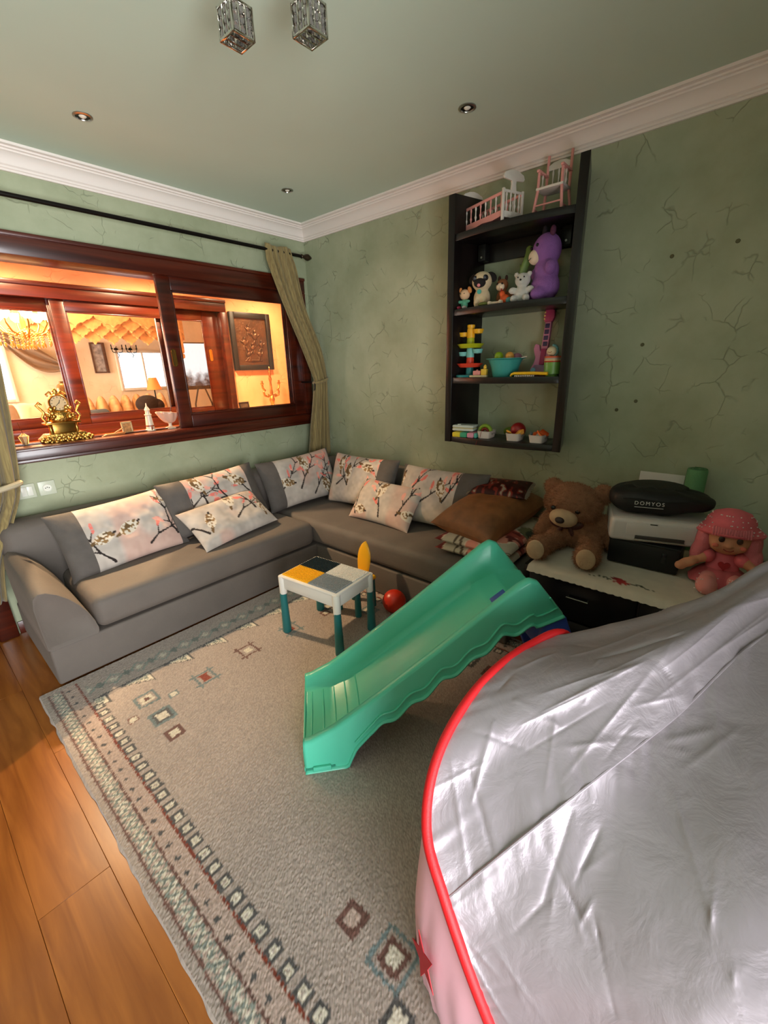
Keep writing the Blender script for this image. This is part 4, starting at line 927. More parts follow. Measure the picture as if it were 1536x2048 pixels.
plush('body', [((0, 0, .055), (.045, .05, .06)), ((-.03, .022, .03), (.022, .018, .034)), ((-.03, -.022, .03), (.022, .018, .034)), ((-.01, 0, .145), (.052, .06, .054))], PUGC, pug, .005)
bm = BM(); ball(bm, (-.052, 0, .132), (.024, .036, .026)); mk = obj('mask', bm, PUGB, pug)
bm = BM(); ball(bm, (-.07, 0, .118), (.008, .010, .010)); obj('tongue', bm, mat('tongue_pink', '#e08a90', .6), mk)
for s in (-1, 1):
    bm = BM(); ball(bm, (.0, s*.055, .165), (.014, .024, .034), (s*.9, 0, 0)); obj('ear', bm, PUGB, pug)
    bm = BM(); ball(bm, (-.045, s*.03, .156), (.014, .018, .018)); ep = obj('eye_patch', bm, PUGB, pug)
    bm = BM(); ball(bm, (-.057, s*.03, .158), (.006, .009, .010)); ey = obj('eye', bm, mat('pug_eye', '#3a3e48', .12, coat=1), pug)
bm = BM(); lathe(bm, [(0, -.002), (.013, -.002), (.013, .002), (0, .002)], (0, 0, 0), 16); tg = obj('name_tag', bm, mat('teal_tag', '#4ba99a', .5), pug); tg.location = (-.056, 0, .085); tg.rotation_euler = (0, PI/2, 0)
cd = thing('pigtail_doll', 'tiny cloth doll with orange pigtails at the left end of the second shelf', 'doll', (2.545, 1.535, Z2))
plush('body', [((0, 0, .03), (.02, .022, .032)), ((-.01, .025, .045), (.01, .02, .01)), ((-.01, -.025, .045), (.01, .02, .01))], mat('mint_cloth', '#5aa587', .85), cd, .004)
bm = BM(); ball(bm, (0, 0, .085), (.03, .032, .03)); obj('head', bm, mat('doll_peach', '#e0b890', .8), cd)
for s in (-1, 1): bm = BM(); ball(bm, (0, s*.034, .108), (.012, .012, .02), (s*.4, 0, 0)); obj('pigtail', bm, mat('apricot_hair', '#d88a4a', .9), cd)
for s in (-1, 1): bm = BM(); ball(bm, (-.03, s*.018, .01), (.025, .010, .010)); obj('leg', bm, mat('berry_cloth', '#8a1f38', .8) if s > 0 else mat('stripe_cloth', '#bdb8ac', .8), cd)
eyes(cd, [(-.028, .012, .088), (-.028, -.012, .088)], .003)
sq_ = thing('squirrel_plush', 'small brown squirrel soft toy between the pug and the white bear', 'soft toy', (2.61, 1.318, Z2))
plush('body', [((0, 0, .045), (.032, .035, .05)), ((-.005, 0, .115), (.033, .036, .035)), ((.02, -.045, .05), (.02, .03, .04))], mat('squirrel_brown', '#8a5430', .9, sheen=.3), sq_, .005)
bm = BM(); ball(bm, (-.028, .0, .105), (.015, .026, .022)); obj('face', bm, CRM, sq_)
for s in (-1, 1): bm = BM(); ball(bm, (0, s*.022, .152), (.008, .009, .016)); obj('ear', bm, mat('ear_dark', '#3a2214', .9), sq_)
eyes(sq_, [(-.036, .015, .12), (-.036, -.015, .12)], .006)
bd = thing('parrot_toy', 'small orange and teal toy bird lying on the second shelf', 'toy bird', (2.535, 1.262, Z2))
plush('body', [((0, 0, .028), (.024, .03, .027)), ((0, .018, .058), (.016, .016, .018))], mat('bird_orange', '#d8561e', .6), bd, .004)
bm = BM(); ball(bm, (-.005, -.028, .02), (.018, .02, .018)); obj('tail', bm, mat('bird_teal', '#5f9a98', .6), bd)
bm = BM(); lathe(bm, [(.007, 0), (.0, .018)], (0, 0, 0), 10); bk = obj('beak', bm, mat('bird_red', '#b01818', .5), bd); bk.location = (-.004, .022, .072)
bo = thing('teether_bone', 'cream bone-shaped teether lying in front of the squirrel', 'toy', (2.49, 1.30, Z2))
bm = BM(); tube(bm, [(0, -.03, .01), (0, .03, .012)], .007, 10); obj('bar', bm, CRM, bo)
for s in (-1, 1): bm = BM(); ball(bm, (-.006, s*.034, .012), .011); ball(bm, (.008, s*.034, .012), .011); obj('knob', bm, CRM, bo)
wb = thing('white_bear', 'small white plush bear sitting against the purple hippo', 'soft toy', (2.545, 1.165, Z2), .15)
WHP = mat('white_plush', '#c9c6bd', .9, sheen=.3, bump=.2, bscale=200)
plush('body', [((0, 0, .045), (.036, .04, .045)), ((0, 0, .115), (.036, .042, .038)), ((-.025, 0, .108), (.018, .022, .018)), ((0, .036, .145), (.010, .014, .014)), ((0, -.036, .145), (.010, .014, .014)), ((-.035, .035, .02), (.024, .019, .02)), ((-.035, -.035, .02), (.024, .019, .02)), ((-.015, .048, .065), (.018, .024, .018)), ((-.015, -.048, .065), (.018, .024, .018))], WHP, wb, .005)
eyes(wb, [(-.036, .017, .126), (-.036, -.017, .126)], .004)
bm = BM(); ball(bm, (-.043, 0, .112), (.004, .006, .005)); obj('nose', bm, BLACKP, wb)
cs = thing('glass_cactus', 'tall green twisted glass ornament standing at the back of the second shelf', 'ornament', (2.675, 1.215, Z2))
GG = mat('green_glazed', '#7d9a54', .12, coat=.5)
bm = BM(); tube(bm, [(.016*math.cos(t*5), .020*math.sin(t*5), .02+.27*t) for t in np.linspace(0, 1, 30)], [.026-.004*t for t in np.linspace(0, 1, 30)], 12); ball(bm, (.016*math.cos(5), .02*math.sin(5), .29), .022); obj('stem', bm, GG, cs)
bm = BM(); tube(bm, [(-.016*math.cos(t*5), -.020*math.sin(t*5), .02+.2*t) for t in np.linspace(0, 1, 24)], [.022-.01*t for t in np.linspace(0, 1, 24)], 12); obj('branch', bm, GG, cs)
gb = thing('green_cushion_toy', 'flat olive cloth toy under the pug', 'toy', (2.50, 1.375, Z2)); bm = BM(); ball(bm, (0, 0, .012), (.03, .035, .012)); obj('cloth', bm, mat('olive_cloth', '#6a7032', .9), gb)
# ---- third board
Z3 = BZ[2]
bt = thing('ball_drop_tower', 'multicoloured ball drop tower at the left of the third shelf', 'toy tower', (2.575, 1.50, Z3))
def colr(n, h): return mat('plastic_'+n, h, .35)
LV = [('yellow', '#f0b020'), ('lime', '#b4b81e'), ('sky', '#7cc0b8'), ('coral', '#e0462e'), ('petrol', '#2f8a8c')]
for (n, h), z, t in zip(LV[::-1], (.0, .058, .116, .174, .232), ('base', 'dish', 'chutes', 'dish', 'chutes')):
    bm = BM(); lathe(bm, [(.025, z+.004), (.024, z+.05), (.022, z+.062)], n=20); obj('column_segment', bm, colr(n, h), bt)
    if t == 'base':
        bm = BM(); lathe(bm, [(.03, 0), (.085, 0), (.088, .012), (.080, .016), (.03, .012)], n=32); obj('base_dish', bm, colr(n, h), bt)
    elif t == 'dish':
        bm = BM(); lathe(bm, [(.024, z+.010), (.06, z+.008), (.082, z+.026), (.084, z+.026), (.064, z+.002), (.024, z)], n=32); obj('track_dish', bm, colr(n, h), bt)
    else:
        for s in (-1, 1):
            bm = BM(); lathe(bm, [(0, .004), (.024, .008), (.032, .026), (.034, .026), (.027, .002), (0, -.002)], (0, s*.052, z+.012+.014*(s < 0)), 18); obj('chute', bm, colr(n, h), bt)
bm = BM(); lathe(bm, [(.022, .294), (.024, .30), (.024, .312), (.018, .314)], n=20); obj('top_collar', bm, colr('yellow', '#f0b020'), bt)
br = thing('brick_train', 'small yellow and pink brick toy lying left of the teal bowl', 'toy bricks', (2.515, 1.40, Z3), .2)
for c, s, h in (((0, 0, .006), (.04, .11, .012), ('cream', '#e4cfa0')), ((0, .01, .026), (.035, .045, .026), ('rose', '#d98a80')), ((0, -.035, .03), (.035, .035, .036), ('gold', '#e6b83c')), ((0, -.04, .058), (.02, .016, .018), ('gold', '#e6b83c'))):
    bm = BM(); box(bm, c, s, bev=.003); ball(bm, (c[0], c[1], c[2]+s[2]/2), .007, u=10, v=6); obj('toy_brick', bm, colr(*h), br)
bw = thing('teal_bowl', 'flared teal plastic bowl in the middle of the third shelf', 'bowl', (2.575, 1.255, Z3))
bm = BM(); lathe(bm, [(0, .002), (.068, .0), (.072, .004), (.084, .06), (.100, .098), (.116, .104), (.116, .107), (.098, .103), (.082, .062), (.07, .008), (0, .006)], n=40); obj('shell', bm, mat('teal_bowl_plastic', '#3f9a90', .35), bw)
for i, (x, y, z, r, h, nm) in enumerate(((0, .045, .112, .027, '#d8501e', 'orange ball'), (-.03, .03, .118, .027, '#8cae1e', 'lime green ball'), (-.01, -.03, .116, .027, '#e6a44a', 'apricot ball'), (.03, -.06, .105, .03, '#a06a7c', 'mauve ball'), (.03, .0, .075, .03, '#2a2426', 'black ball'))):
    bm = BM(); ball(bm, (0, 0, 0), r, u=20, v=12); o = tag(obj('play_ball', bm, mat('ball_'+nm.replace(' ', '_'), h, .35), loc=(2.575+x, 1.255+y, Z3+z)), nm+' lying in the teal bowl', 'ball', 'balls in the teal bowl')
sp = thing('toy_spoon', 'thin white toy spoon sticking out of the teal bowl', 'spoon', (2.55, 1.18, Z3+.09)); bm = BM(); tube(bm, [(0, .05, -.01), (0, -.03, .015), (0, -.07, .022)], .0025, 6); ball(bm, (0, .055, -.012), (.01, .014, .004)); obj('spoon', bm, WPL, sp)
gt = thing('toy_guitar', 'pink toy guitar leaning at the back of the third shelf', 'toy guitar', (2.655, 1.055, Z3), rot=(0, .16, 0))
GP = mat('guitar_pink', '#c77a98', .4); GV = mat('guitar_mauve', '#8d6a86', .4); GM = mat('guitar_magenta', '#a01f56', .4)
M_ = axes((0, 0, 0), (0, -1, 0), (0, 0, 1), (-1, 0, 0))
bm = BM(); pts = [(-.06, .0), (.05, .0), (.066, .03), (.05, .075), (.046, .10), (.058, .13), (.05, .165), (.03, .16), (.02, .14), (-.02, .14), (-.03, .175), (-.055, .18), (-.062, .15), (-.045, .10), (-.05, .07), (-.068, .035)]
prism(bm, pts, .03, M_, .006); obj('guitar_body', bm, GP, gt)
bm = BM(); prism(bm, [(-.05, .004), (.045, .004), (.056, .03), (.04, .06), (-.042, .06), (-.058, .03)], .034, M_, .005); obj('lower_bout', bm, GV, gt)
bm = BM(); prism(bm, [(-.014, .06), (.016, .06), (.018, .15), (-.012, .15)], .036, M_, .003); obj('pick_panel', bm, GM, gt)
bm = BM(); prism(bm, [(-.018, .14), (.022, .14), (.022, .30), (-.014, .30)], .026, M_, .004); nk = obj('neck', bm, GP, gt)
for k in range(4): bm = BM(); prism(bm, [(-.01, .165+.033*k), (.015, .165+.033*k), (.015, .19+.033*k), (-.01, .19+.033*k)], .030, M_, .002); obj('fret_button', bm, mat('fret_violet', '#3d2a52', .4), nk)
bm = BM(); prism(bm, [(-.02, .30), (.024, .30), (.034, .325), (.03, .36), (.01, .375), (-.024, .365), (-.03, .33)], .024, M_, .004); hd = obj('headstock', bm, mat('guitar_rose', '#b2406a', .4), gt)
for k in range(3): bm = BM(); ball(bm, (-.022, .022, .318+.017*k), .006, u=10, v=6); obj('tuning_peg', bm, colr('peg_yellow', '#e6c070'), hd)
bm = BM(); lathe(bm, [(0, .004), (.014, .003), (.016, 0)], n=18, M=Matrix(((0, 0, -1), (1, 0, 0), (0, 1, 0)))); kn = obj('dial', bm, mat('dial_blue', '#6f9fb4', .4), gt); kn.location = (-.034, .045, .028)
cu = thing('stacking_cups', 'stack of nested green cups with coloured rims at the right of the third shelf', 'cups', (2.575, .965, Z3))
for i, (n, h, z) in enumerate((('cup_green', '#6f9e48', 0), ('cup_red', '#b8371e', .070), ('cup_cream', '#d8c08c', .078), ('cup_grey', '#b9a898', .086), ('cup_orange', '#d8623a', .095))):
    bm = BM(); lathe(bm, [(0, z+.002), (.033, z), (.046, z+(.076 if i == 0 else .02)), (.0475, z+(.076 if i == 0 else .02)), (.044, z+.012), (0, z+.006)] if i == 0 else [(.036, z-.01), (.046, z+.004), (.048, z+.013), (.045, z+.013), (.03, z+.002)], n=28); obj('cup', bm, colr(n, h), cu)
rt = thing('round_face_toy', 'round cream face toy with teal frill lying in the top stacking cup', 'toy', (2.57, .975, Z3+.135))
bm = BM(); ball(bm, (0, 0, 0), (.026, .028, .026)); obj('face', bm, mat('toy_cream', '#d9c49c', .6), rt)
for k in range(9): a = -1.2+.32*k; bm = BM(); ball(bm, (.006, -.030*math.cos(a), .03*math.sin(a)), .009, u=10, v=6); obj('frill_bead', bm, mat('toy_bluegreen', '#5f8e8c', .6), rt)
bm = BM(); tube(bm, [(-.0255, .012, -.004), (-.0265, 0, -.007), (-.0255, -.01, -.003)], .0014, 5); obj('mouth', bm, mat('mouth_brown', '#8c5a3c', .6), rt)
yr = thing('yellow_track', 'flat yellow toy ruler lying at the front right of the third shelf', 'toy', (2.50, 1.075, Z3))
bm = BM(); tube(bm, [(-.0, .105, .004), (-.0, .10, .014), (0, .085, .02), (0, -.03, .02), (0, -.115, .016)], [.006, .007, .008, .009, .009], 10); obj('bar', bm, colr('ruler_yellow', '#eeb81c'), yr)
bm = BM()
for k in range(11): box(bm, (-.002, .075-.011*k, .005), (.012, .006, .009), bev=.001)
o = obj('teeth', bm, WPL, yr); o['kind'] = 'stuff'
# ---- bottom board
Z4 = BZ[3]
cse = thing('white_case', 'pale rounded toy case lying on the colourful piano at the lower left of the shelf', 'toy case', (2.545, 1.50, Z4+.036), .12)
for z, nm in ((.011, 'lower_shell'), (.031, 'upper_shell')): bm = BM(); box(bm, (0, 0, z), (.10, .15, .019), bev=.009, seg=3); obj(nm, bm, mat('case_white', '#c9d0c6', .4), cse)
bm = BM(); box(bm, (0, 0, .021), (.094, .144, .003)); obj('gasket', bm, mat('case_yellow', '#c8b45a', .5), cse)
bm = BM(); box(bm, (-.03, .03, .043), (.012, .025, .006), bev=.002); obj('clasp', bm, mat('case_white', '#c9d0c6', .4), cse)
pn = thing('toy_piano', 'flat yellow, green and pink toy lying at the lower left of the shelf', 'toy', (2.525, 1.475, Z4), .12)
for y, w_, (n, h) in ((.055, .06, ('piano_yellow', '#e0c832')), (.005, .05, ('piano_green', '#3fa078')), (-.045, .05, ('piano_pink', '#d890a4')), (-.078, .02, ('piano_teal', '#58b0a0'))):
    bm = BM(); box(bm, (0, y, .017), (.11, w_-.002, .033), bev=.008); obj('block', bm, colr(n, h), pn)
def basket(y, label, rz=0, L=.125):
    b = thing('small_basket', label, 'basket', (2.55, y, Z4), rz, 'white baskets on the bottom shelf')
    bm = BM(); rows = []
    for z, k in ((0.001, .82), (.002, .86), (.045, 1), (.048, 1.03), (.048, .97), (.044, .94), (.006, .82), (.005, .78)):
        rows.append([(k*.5*L*1.0*x, k*.045*yy, z) for x, yy in [(math.copysign(abs(math.cos(a))**.35, math.cos(a)), math.copysign(abs(math.sin(a))**.35, math.sin(a))) for a in np.linspace(0, 2*PI, 32, endpoint=False)]])
    V = sheet(bm, rows, True); bm.faces.new(V[0][::-1]); bm.faces.new(V[-1]); obj('tub', bm, mat('basket_white', '#dcd0c4', .5), b)
    for k in range(3): bm = BM(); box(bm, (-.02+.03*k, -.0465, .03), (.008, .003, .012), bev=.001); obj('slot', bm, mat('slot_shadow', '#8a7d74', .7), b)
    return b
basket(1.345, 'white basket with a green ring in it on the bottom shelf', .1)
basket(1.148, 'white basket with a red ball and yellow pieces in it on the bottom shelf', .1)
basket(1.0, 'white basket heaped with orange pieces on the bottom shelf', .05)
rg_ = thing('teething_ring', 'green and red half ring toy standing in the left white basket', 'toy ring', (2.55, 1.355, Z4+.035))
bm = BM(); tube(bm, [(0, .042*math.cos(a), .042*math.sin(a)) for a in np.linspace(0, PI, 24)], .012, 10); obj('outer_ring', bm, colr('ring_green', '#7d9c2c'), rg_)
bm = BM(); tube(bm, [(-.002, .022*math.cos(a), .022*math.sin(a)) for a in np.linspace(0, PI, 18)], .009, 10); obj('inner_ring', bm, colr('ring_red', '#7a2418'), rg_)
bm = BM(); tube(bm, [(-.005, -.005, .02), (-.045, -.008, .025), (-.068, -.006, .005), (-.072, -.002, -.03), (-.102, .002, -.045), (-.108, .006, -.07)], .0014, 5)
tag(obj('red_cord', bm, mat('red_string', '#7a1818', .7), loc=(2.55, 1.355, Z4+.035)), 'thin red string hanging over the edge of the left white basket', 'string')
bm = BM(); ball(bm, (0, 0, 0), .046, u=24, v=16); tag(obj('play_ball', bm, mat('dark_red_ball', '#8a1414', .35), loc=(2.58, 1.145, Z4+.06)), 'dark red ball in the middle white basket', 'ball', 'balls on the shelf')
bm = BM(); ball(bm, (0, 0, .035), (.03, .06, .032), u=20, v=12); tag(obj('toy_pear', bm, mat('olive_green_toy', '#5f7a24', .5), loc=(2.66, 1.22, Z4)), 'olive green toy vegetable behind the white baskets', 'toy')
for i, (x, y, z, rx, h, nm, b) in enumerate(((-.05, .028, .055, .4, '#e6a02c', 'yellow', 'middle'), (-.045, -.03, .05, -.5, '#e0a83c', 'golden', 'middle'), (-.03, -.04, .058, -.9, '#d89030', 'amber', 'middle'), (-.03, .02, .052, .3, '#dd5a1c', 'bright orange', 'right'), (-.035, -.015, .06, -.4, '#e06a24', 'orange', 'right'), (.0, -.03, .066, .7, '#c94e18', 'dark orange', 'right'), (-.02, .035, .05, .9, '#56646a', 'slate grey', 'right'))):
    yb = 1.148 if b == 'middle' else 1.0
    bm = BM(); prism(bm, [(-.028, -.012), (.0, -.02), (.03, -.008), (.026, .012), (-.02, .016)], .010, bev=.003); o = obj('puzzle_piece', bm, mat('piece_'+nm.replace(' ', '_'), h, .5), loc=(2.55+x*.6, yb+y, Z4+z-.01)); o.rotation_euler = (rx, .5, i)
    tag(o, nm+' plastic piece in the '+b+' white basket', 'toy piece', 'loose toy pieces in the baskets')

# ================================================================== curtain rod and curtains
IRON = mat('dark_iron', '#1a1512', .4, .7)
RODY, RODZ = 3.13, 2.392
rod = thing('curtain_rod', 'dark iron curtain rod with leaf finial above the window', 'curtain rod', (0, RODY, RODZ))
bm = BM(); cyl(bm, (-.2, 0, 0), (2.6, 0, 0), .0125, n=16); obj('rod', bm, IRON, rod)
bm = BM(); lathe(bm, [(.014, 0), (.018, .006), (.012, .014), (.013, .03), (.024, .055), (.026, .07), (.018, .09), (.008, .108), (0, .115)], (2.6, 0, 0), 12, M=Matrix(((0, 0, 1), (0, 1, 0), (-1, 0, 0)))); obj('finial', bm, mat('bronze_finial', '#3a2c1c', .45, .6), rod)
for x in (2.50, .02):
    bm = BM(); cyl(bm, (x, 0, 0), (x, WY-RODY-.001, .0), .006, n=8); cyl(bm, (x, WY-RODY-.008, 0), (x, WY-RODY-.001, 0), .022, n=14); obj('bracket', bm, IRON, rod)
def curtmat():
    m, N, L, p = newmat('olive_linen'); p.inputs['Roughness'].default_value = .85; p.inputs['Sheen Weight'].default_value = .2
    tc = N.new('ShaderNodeTexCoord'); mp = N.new('ShaderNodeMapping'); mp.inputs['Scale'].default_value = (55, 55, 1.5); n = N.new('ShaderNodeTexNoise'); n.inputs['Scale'].default_value = 2
    r = N.new('ShaderNodeValToRGB'); r.color_ramp.elements[0].color = lin('#796741'); r.color_ramp.elements[1].color = lin('#928051'); r.color_ramp.elements[0].position = .35; r.color_ramp.elements[1].position = .65
    L.new(tc.outputs['Object'], mp.inputs['Vector']); L.new(mp.outputs[0], n.inputs['Vector']); L.new(n.outputs['Fac'], r.inputs['Fac']); L.new(r.outputs['Color'], p.inputs['Base Color']); MATS['olive_linen'] = m; return m
CUR = curtmat()
def curtain(label, secs, nf, seed):
    o = thing('curtain', label, 'curtain', (0, 0, 0), group='tied-back olive curtains')
    S = catmull(np.array(secs), 70); nu = 90; V = []
    for k, (a, b, z, y, amp) in enumerate(S):
        for i in range(nu):
            u = i/(nu-1); f = math.sin(u*nf*2*PI+.35*math.sin(k*.06+seed))+.35*math.sin(u*nf*4.6*PI+seed+k*.03)
            yy = y+amp*f; V.append((a+(b-a)*u, min(yy, WY-.012), z+.006*math.sin(u*9+seed)))
    c = meshobj('cloth', V, gridfaces(70, nu), CUR, o); md = c.modifiers.new('thickness', 'SOLIDIFY'); md.thickness = .003
    return o
k = lambda x, y: min(x*y/3.12, 2.722)
c1 = curtain('olive linen curtain tied back in the corner right of the window', [(2.245, 2.485, 2.425, 3.115, .004), (2.25, 2.50, 2.36, 3.115, .014), (2.262, 2.522, 2.28, 3.11, .018), (2.365, 2.575, 2.0, 3.10, .02), (2.49, 2.70, 1.68, 3.08, .02), (2.555, 2.72, 1.46, 3.05, .018), (2.565, 2.715, 1.39, 3.04, .02), (2.545, 2.72, 1.22, 3.05, .022), (2.50, 2.725, .98, 3.06, .024), (2.465, 2.728, .745, 3.07, .024)], 4.5, 1.0)
bm = BM(); tube(bm, [(2.575+.07*math.cos(a)*1.0+.07, 3.05+.05*math.sin(a), 1.41+.018*math.cos(a)) for a in np.linspace(0, 2*PI, 30, endpoint=False)], .012, 8, True); obj('tie_band', bm, CUR, c1)
bm = BM(); tube(bm, [(2.585, 3.235, 1.40), (2.585, 3.10, 1.40), (2.57, 3.04, 1.39), (2.565, 3.04, 1.34), (2.585, 3.08, 1.315)], .007, 8); obj('holdback_hook', bm, IRON, c1)
for x in (2.29, 2.40):
    bm = BM(); tube(bm, [(x, RODY+.021*math.cos(a), RODZ+.021*math.sin(a)) for a in np.linspace(0, 2*PI, 20, endpoint=False)], .004, 6, True); obj('eyelet', bm, mat('eyelet_bronze', '#6a5636', .4, .8), c1)
c2 = curtain('olive linen curtain tied back at the left edge of the window, above the sofa arm', [(.10, .46, 2.425, 3.115, .004), (.10, .48, 2.3, 3.11, .02), (.10, .50, 1.9, 3.10, .025), (.10, .47, 1.45, 3.09, .03), (.10, .445, 1.2, 3.08, .03), (.14, .415, .97, 3.07, .025), (.13, .385, .86, 3.06, .02), (.05, .31, .69, 3.06, .024), (-.02, .235, .5, 3.06, .026), (-.06, .20, .30, 3.07, .026)], 4.5, 2.3)
bm = BM(); tube(bm, [(.265+.145*math.cos(a), 3.07+.05*math.sin(a), .93+.02*math.cos(a)) for a in np.linspace(0, 2*PI, 30, endpoint=False)], .016, 8, True); obj('tie_band', bm, mat('pale_linen', '#b5a88c', .85), c2)

# ================================================================== switches
def plate(x, label, cat):
    t = thing('wall_'+cat, label, cat, (x, WY, .862)); bm = BM(); box(bm, (0, -.004, 0), (.086, .008, .086), bev=.004); obj('cover_plate', bm, mat('switch_plastic', '#c7ccb8', .35), t); return t
p = plate(.452, 'square white double light switch left of the power socket', 'switch')
for s in (-1, 1): bm = BM(); box(bm, (s*.0145, -.009, 0), (.027, .005, .056), (.05, 0, 0), bev=.002); obj('rocker', bm, mat('switch_white', '#e4e4d8', .3), p)
p = plate(.552, 'square white round-well power socket beside the light switch', 'socket')
bm = BM(); lathe(bm, [(.0245, -.0005), (.023, -.004), (.021, -.004), (.019, .001), (0, .002)], n=24, M=Matrix(((1, 0, 0), (0, 0, 1), (0, 1, 0)))); w_ = obj('socket_well', bm, mat('switch_white', '#e4e4d8', .3), p); w_.location = (0, -.008, 0)
for q in (-.009, 0, .009): bm = BM(); cyl(bm, (q, -.0095, .004*(q == 0)), (q, -.0065, .004*(q == 0)), .0028, n=8); obj('pin_hole', bm, BLACKP, p)
# ================================================================== crystal ceiling lamp
CHR = mat('chrome', '#cfcac2', .12, 1)
lamp = thing('crystal_pendant_lamp', 'chrome ceiling lamp with two hanging crystal cage shades', 'ceiling lamp', (1.03, 1.15, CZ))
bm = BM(); box(bm, (0, 0, -.012), (.5, .1, .024), (0, 0, -.84), bev=.006); obj('ceiling_plate', bm, CHR, lamp)
for cx, cy in ((-.056, .235), (.083, .069)):
    bm = BM(); cyl(bm, (cx, cy, -.14), (cx, cy, -.0), .006, n=10); cyl(bm, (cx, cy, -.012), (cx, cy, 0), .03, n=20); obj('stem', bm, CHR, lamp)
    bm = BM(); hw = .034; z0, z1 = -.213, -.14
    for sx in (-1, 1):
        for sy in (-1, 1): box(bm, (cx+sx*hw, cy+sy*hw, (z0+z1)/2), (.007, .007, z1-z0+.007), bev=.001)
        for q in (-.34, .34): cyl(bm, (cx+sx*hw, cy+q*hw, z0), (cx+sx*hw, cy+q*hw, z1), .0025, n=8); cyl(bm, (cx+q*hw, cy+sx*hw, z0), (cx+q*hw, cy+sx*hw, z1), .0025, n=8)
    for z in (z0, z1):
        for s in (-1, 1):
            box(bm, (cx, cy+s*hw, z), (2*hw, .007, .007), bev=.001); box(bm, (cx+s*hw, cy, z), (.007, 2*hw, .007), bev=.001)
    box(bm, (cx, cy, z1), (2*hw, .012, .006)); box(bm, (cx, cy-hw*.35, z0), (2*hw, .004, .004)); box(bm, (cx, cy+hw*.35, z0), (2*hw, .004, .004))
    cage = obj('cage_frame', bm, CHR, lamp)
    CRY = mat('crystal', '#8f8a84', .06, .6, coat=1)
    for sx, sy in ((-1, 0), (1, 0), (0, -1), (0, 1)):
        for q in (-.66, 0, .66):
            bm = BM()
            for kz in range(3): ball(bm, (cx+sx*hw*.9+(q*hw if sx == 0 else 0), cy+sy*hw*.9+(q*hw if sy == 0 else 0), z0+.013+.0235*kz), (.008, .008, .0118), u=6, v=4)
            obj('crystal_strand', bm, CRY, cage, smooth=False)
    bm = BM(); cyl(bm, (cx, cy, -.19), (cx, cy, -.145), .010, n=12); obj('bulb_holder', bm, mat('frosted', '#c9c6bd', .3), lamp)

# ================================================================== on the window sill
SZ, SY = 1.1185, 3.345
GOLD = mat('gilded_bronze', '#c79a4e', .24, 1, bump=.5, bscale=90)
GOLDP = mat('gilded_plain', '#b98c46', .28, 1)
ck = thing('mantel_clock', 'ornate gilded mantel clock on the window sill', 'clock', (.735, SY, SZ), .05)
bm = BM(); pts = [(-.125, 0), (.125, 0), (.135, .02), (.115, .035), (.10, .05), (-.10, .05), (-.115, .035), (-.135, .02)]
prism(bm, pts, .10, axes((0, .05, 0), (1, 0, 0), (0, 0, 1), (0, -1, 0)), .004)
rr = random.Random(3)
for i in range(34): a = i/33; ball(bm, (-.135+.27*a, -.052, .016+.012*math.sin(i*1.9)), (.012, .008, .012), (0, rr.random(), 0), u=8, v=6)
obj('scroll_base', bm, GOLD, ck)
bm = BM()
for x in (-.07, .07): lathe(bm, [(.016, .05), (.010, .058), (.009, .098), (.016, .108)], (x, -.02, 0), 12)
span(bm, -.06, .06, -.03, .04, .05, .108, .004); span(bm, -.095, .095, -.045, .045, .106, .118, .004); obj('plinth', bm, GOLDP, ck)
bm = BM()
for i in range(46):
    t = rr.random(); s = rr.choice((-1, 1)); z = .12+.10*t; w_ = .085*(1-.45*t); ball(bm, (s*w_*rr.uniform(.55, 1), rr.uniform(-.045, .0), z), (rr.uniform(.008, .018), .012, rr.uniform(.008, .016)), (0, rr.random()*3, 0), u=8, v=6)
for s in (-1, 1):
    tube(bm, [(s*.085, -.03, .12), (s*.10, -.03, .15), (s*.085, -.03, .18), (s*.10, -.03, .205), (s*.115, -.03, .225), (s*.10, -.03, .24), (s*.09, -.03, .225)], .008, 8)
ball(bm, (0, -.01, .15), (.07, .035, .05)); obj('figure_scrollwork', bm, GOLD, ck)
bm = BM(); lathe(bm, [(.05, .0), (.054, .008), (.05, .014), (.043, .010), (.043, .0)], (0, -.028, .232), 32, M=Matrix(((1, 0, 0), (0, 0, -1), (0, 1, 0)))); bz = obj('bezel', bm, GOLDP, ck)
bm = BM(); cyl(bm, (0, -.0, .232), (0, -.034, .232), .045, n=32); obj('dial', bm, mat('clock_dial', '#d9b98a', .4, .2), bz)
bm = BM()
for k in range(12): a = k*PI/6; box(bm, (.035*math.sin(a), -.035, .232+.035*math.cos(a)), (.003, .001, .008), (0, a, 0))
box(bm, (.006, -.036, .240), (.003, .001, .022), (0, .35, 0)); box(bm, (-.006, -.036, .226), (.0025, .001, .026), (0, .8, 0)); o = obj('numerals_and_hands', bm, mat('clock_black', '#1d120a', .5), bz); o['kind'] = 'stuff'
bm = BM()
for s in (-1, 1): tube(bm, [(s*.012, -.02, .285), (s*.03, -.02, .30), (s*.05, -.02, .285), (s*.042, -.02, .275)], .006, 8)
ball(bm, (0, -.02, .30), (.014, .012, .02)); ball(bm, (0, -.02, .288), (.03, .014, .01)); obj('crest', bm, GOLD, ck)
lt_ = thing('glass_lantern', 'tiny gilded glass lantern hanging ornament at the left end of the sill', 'lantern', (.525, SY-.02, SZ))
bm = BM(); lathe(bm, [(.008, 0), (.014, .003), (.012, .006), (.024, .05), (.026, .054), (.012, .064), (.004, .07)], n=6); obj('lantern_glass', bm, mat('amber_glass', '#d8b888', .1, .3), lt_, smooth=False)
bm = BM()
for k in range(6): a = k*PI/3; tube(bm, [(.013*math.cos(a), .013*math.sin(a), .005), (.025*math.cos(a), .025*math.sin(a), .052), (.004*math.cos(a), .004*math.sin(a), .07)], .0018, 6)
obj('cage', bm, GOLDP, lt_)
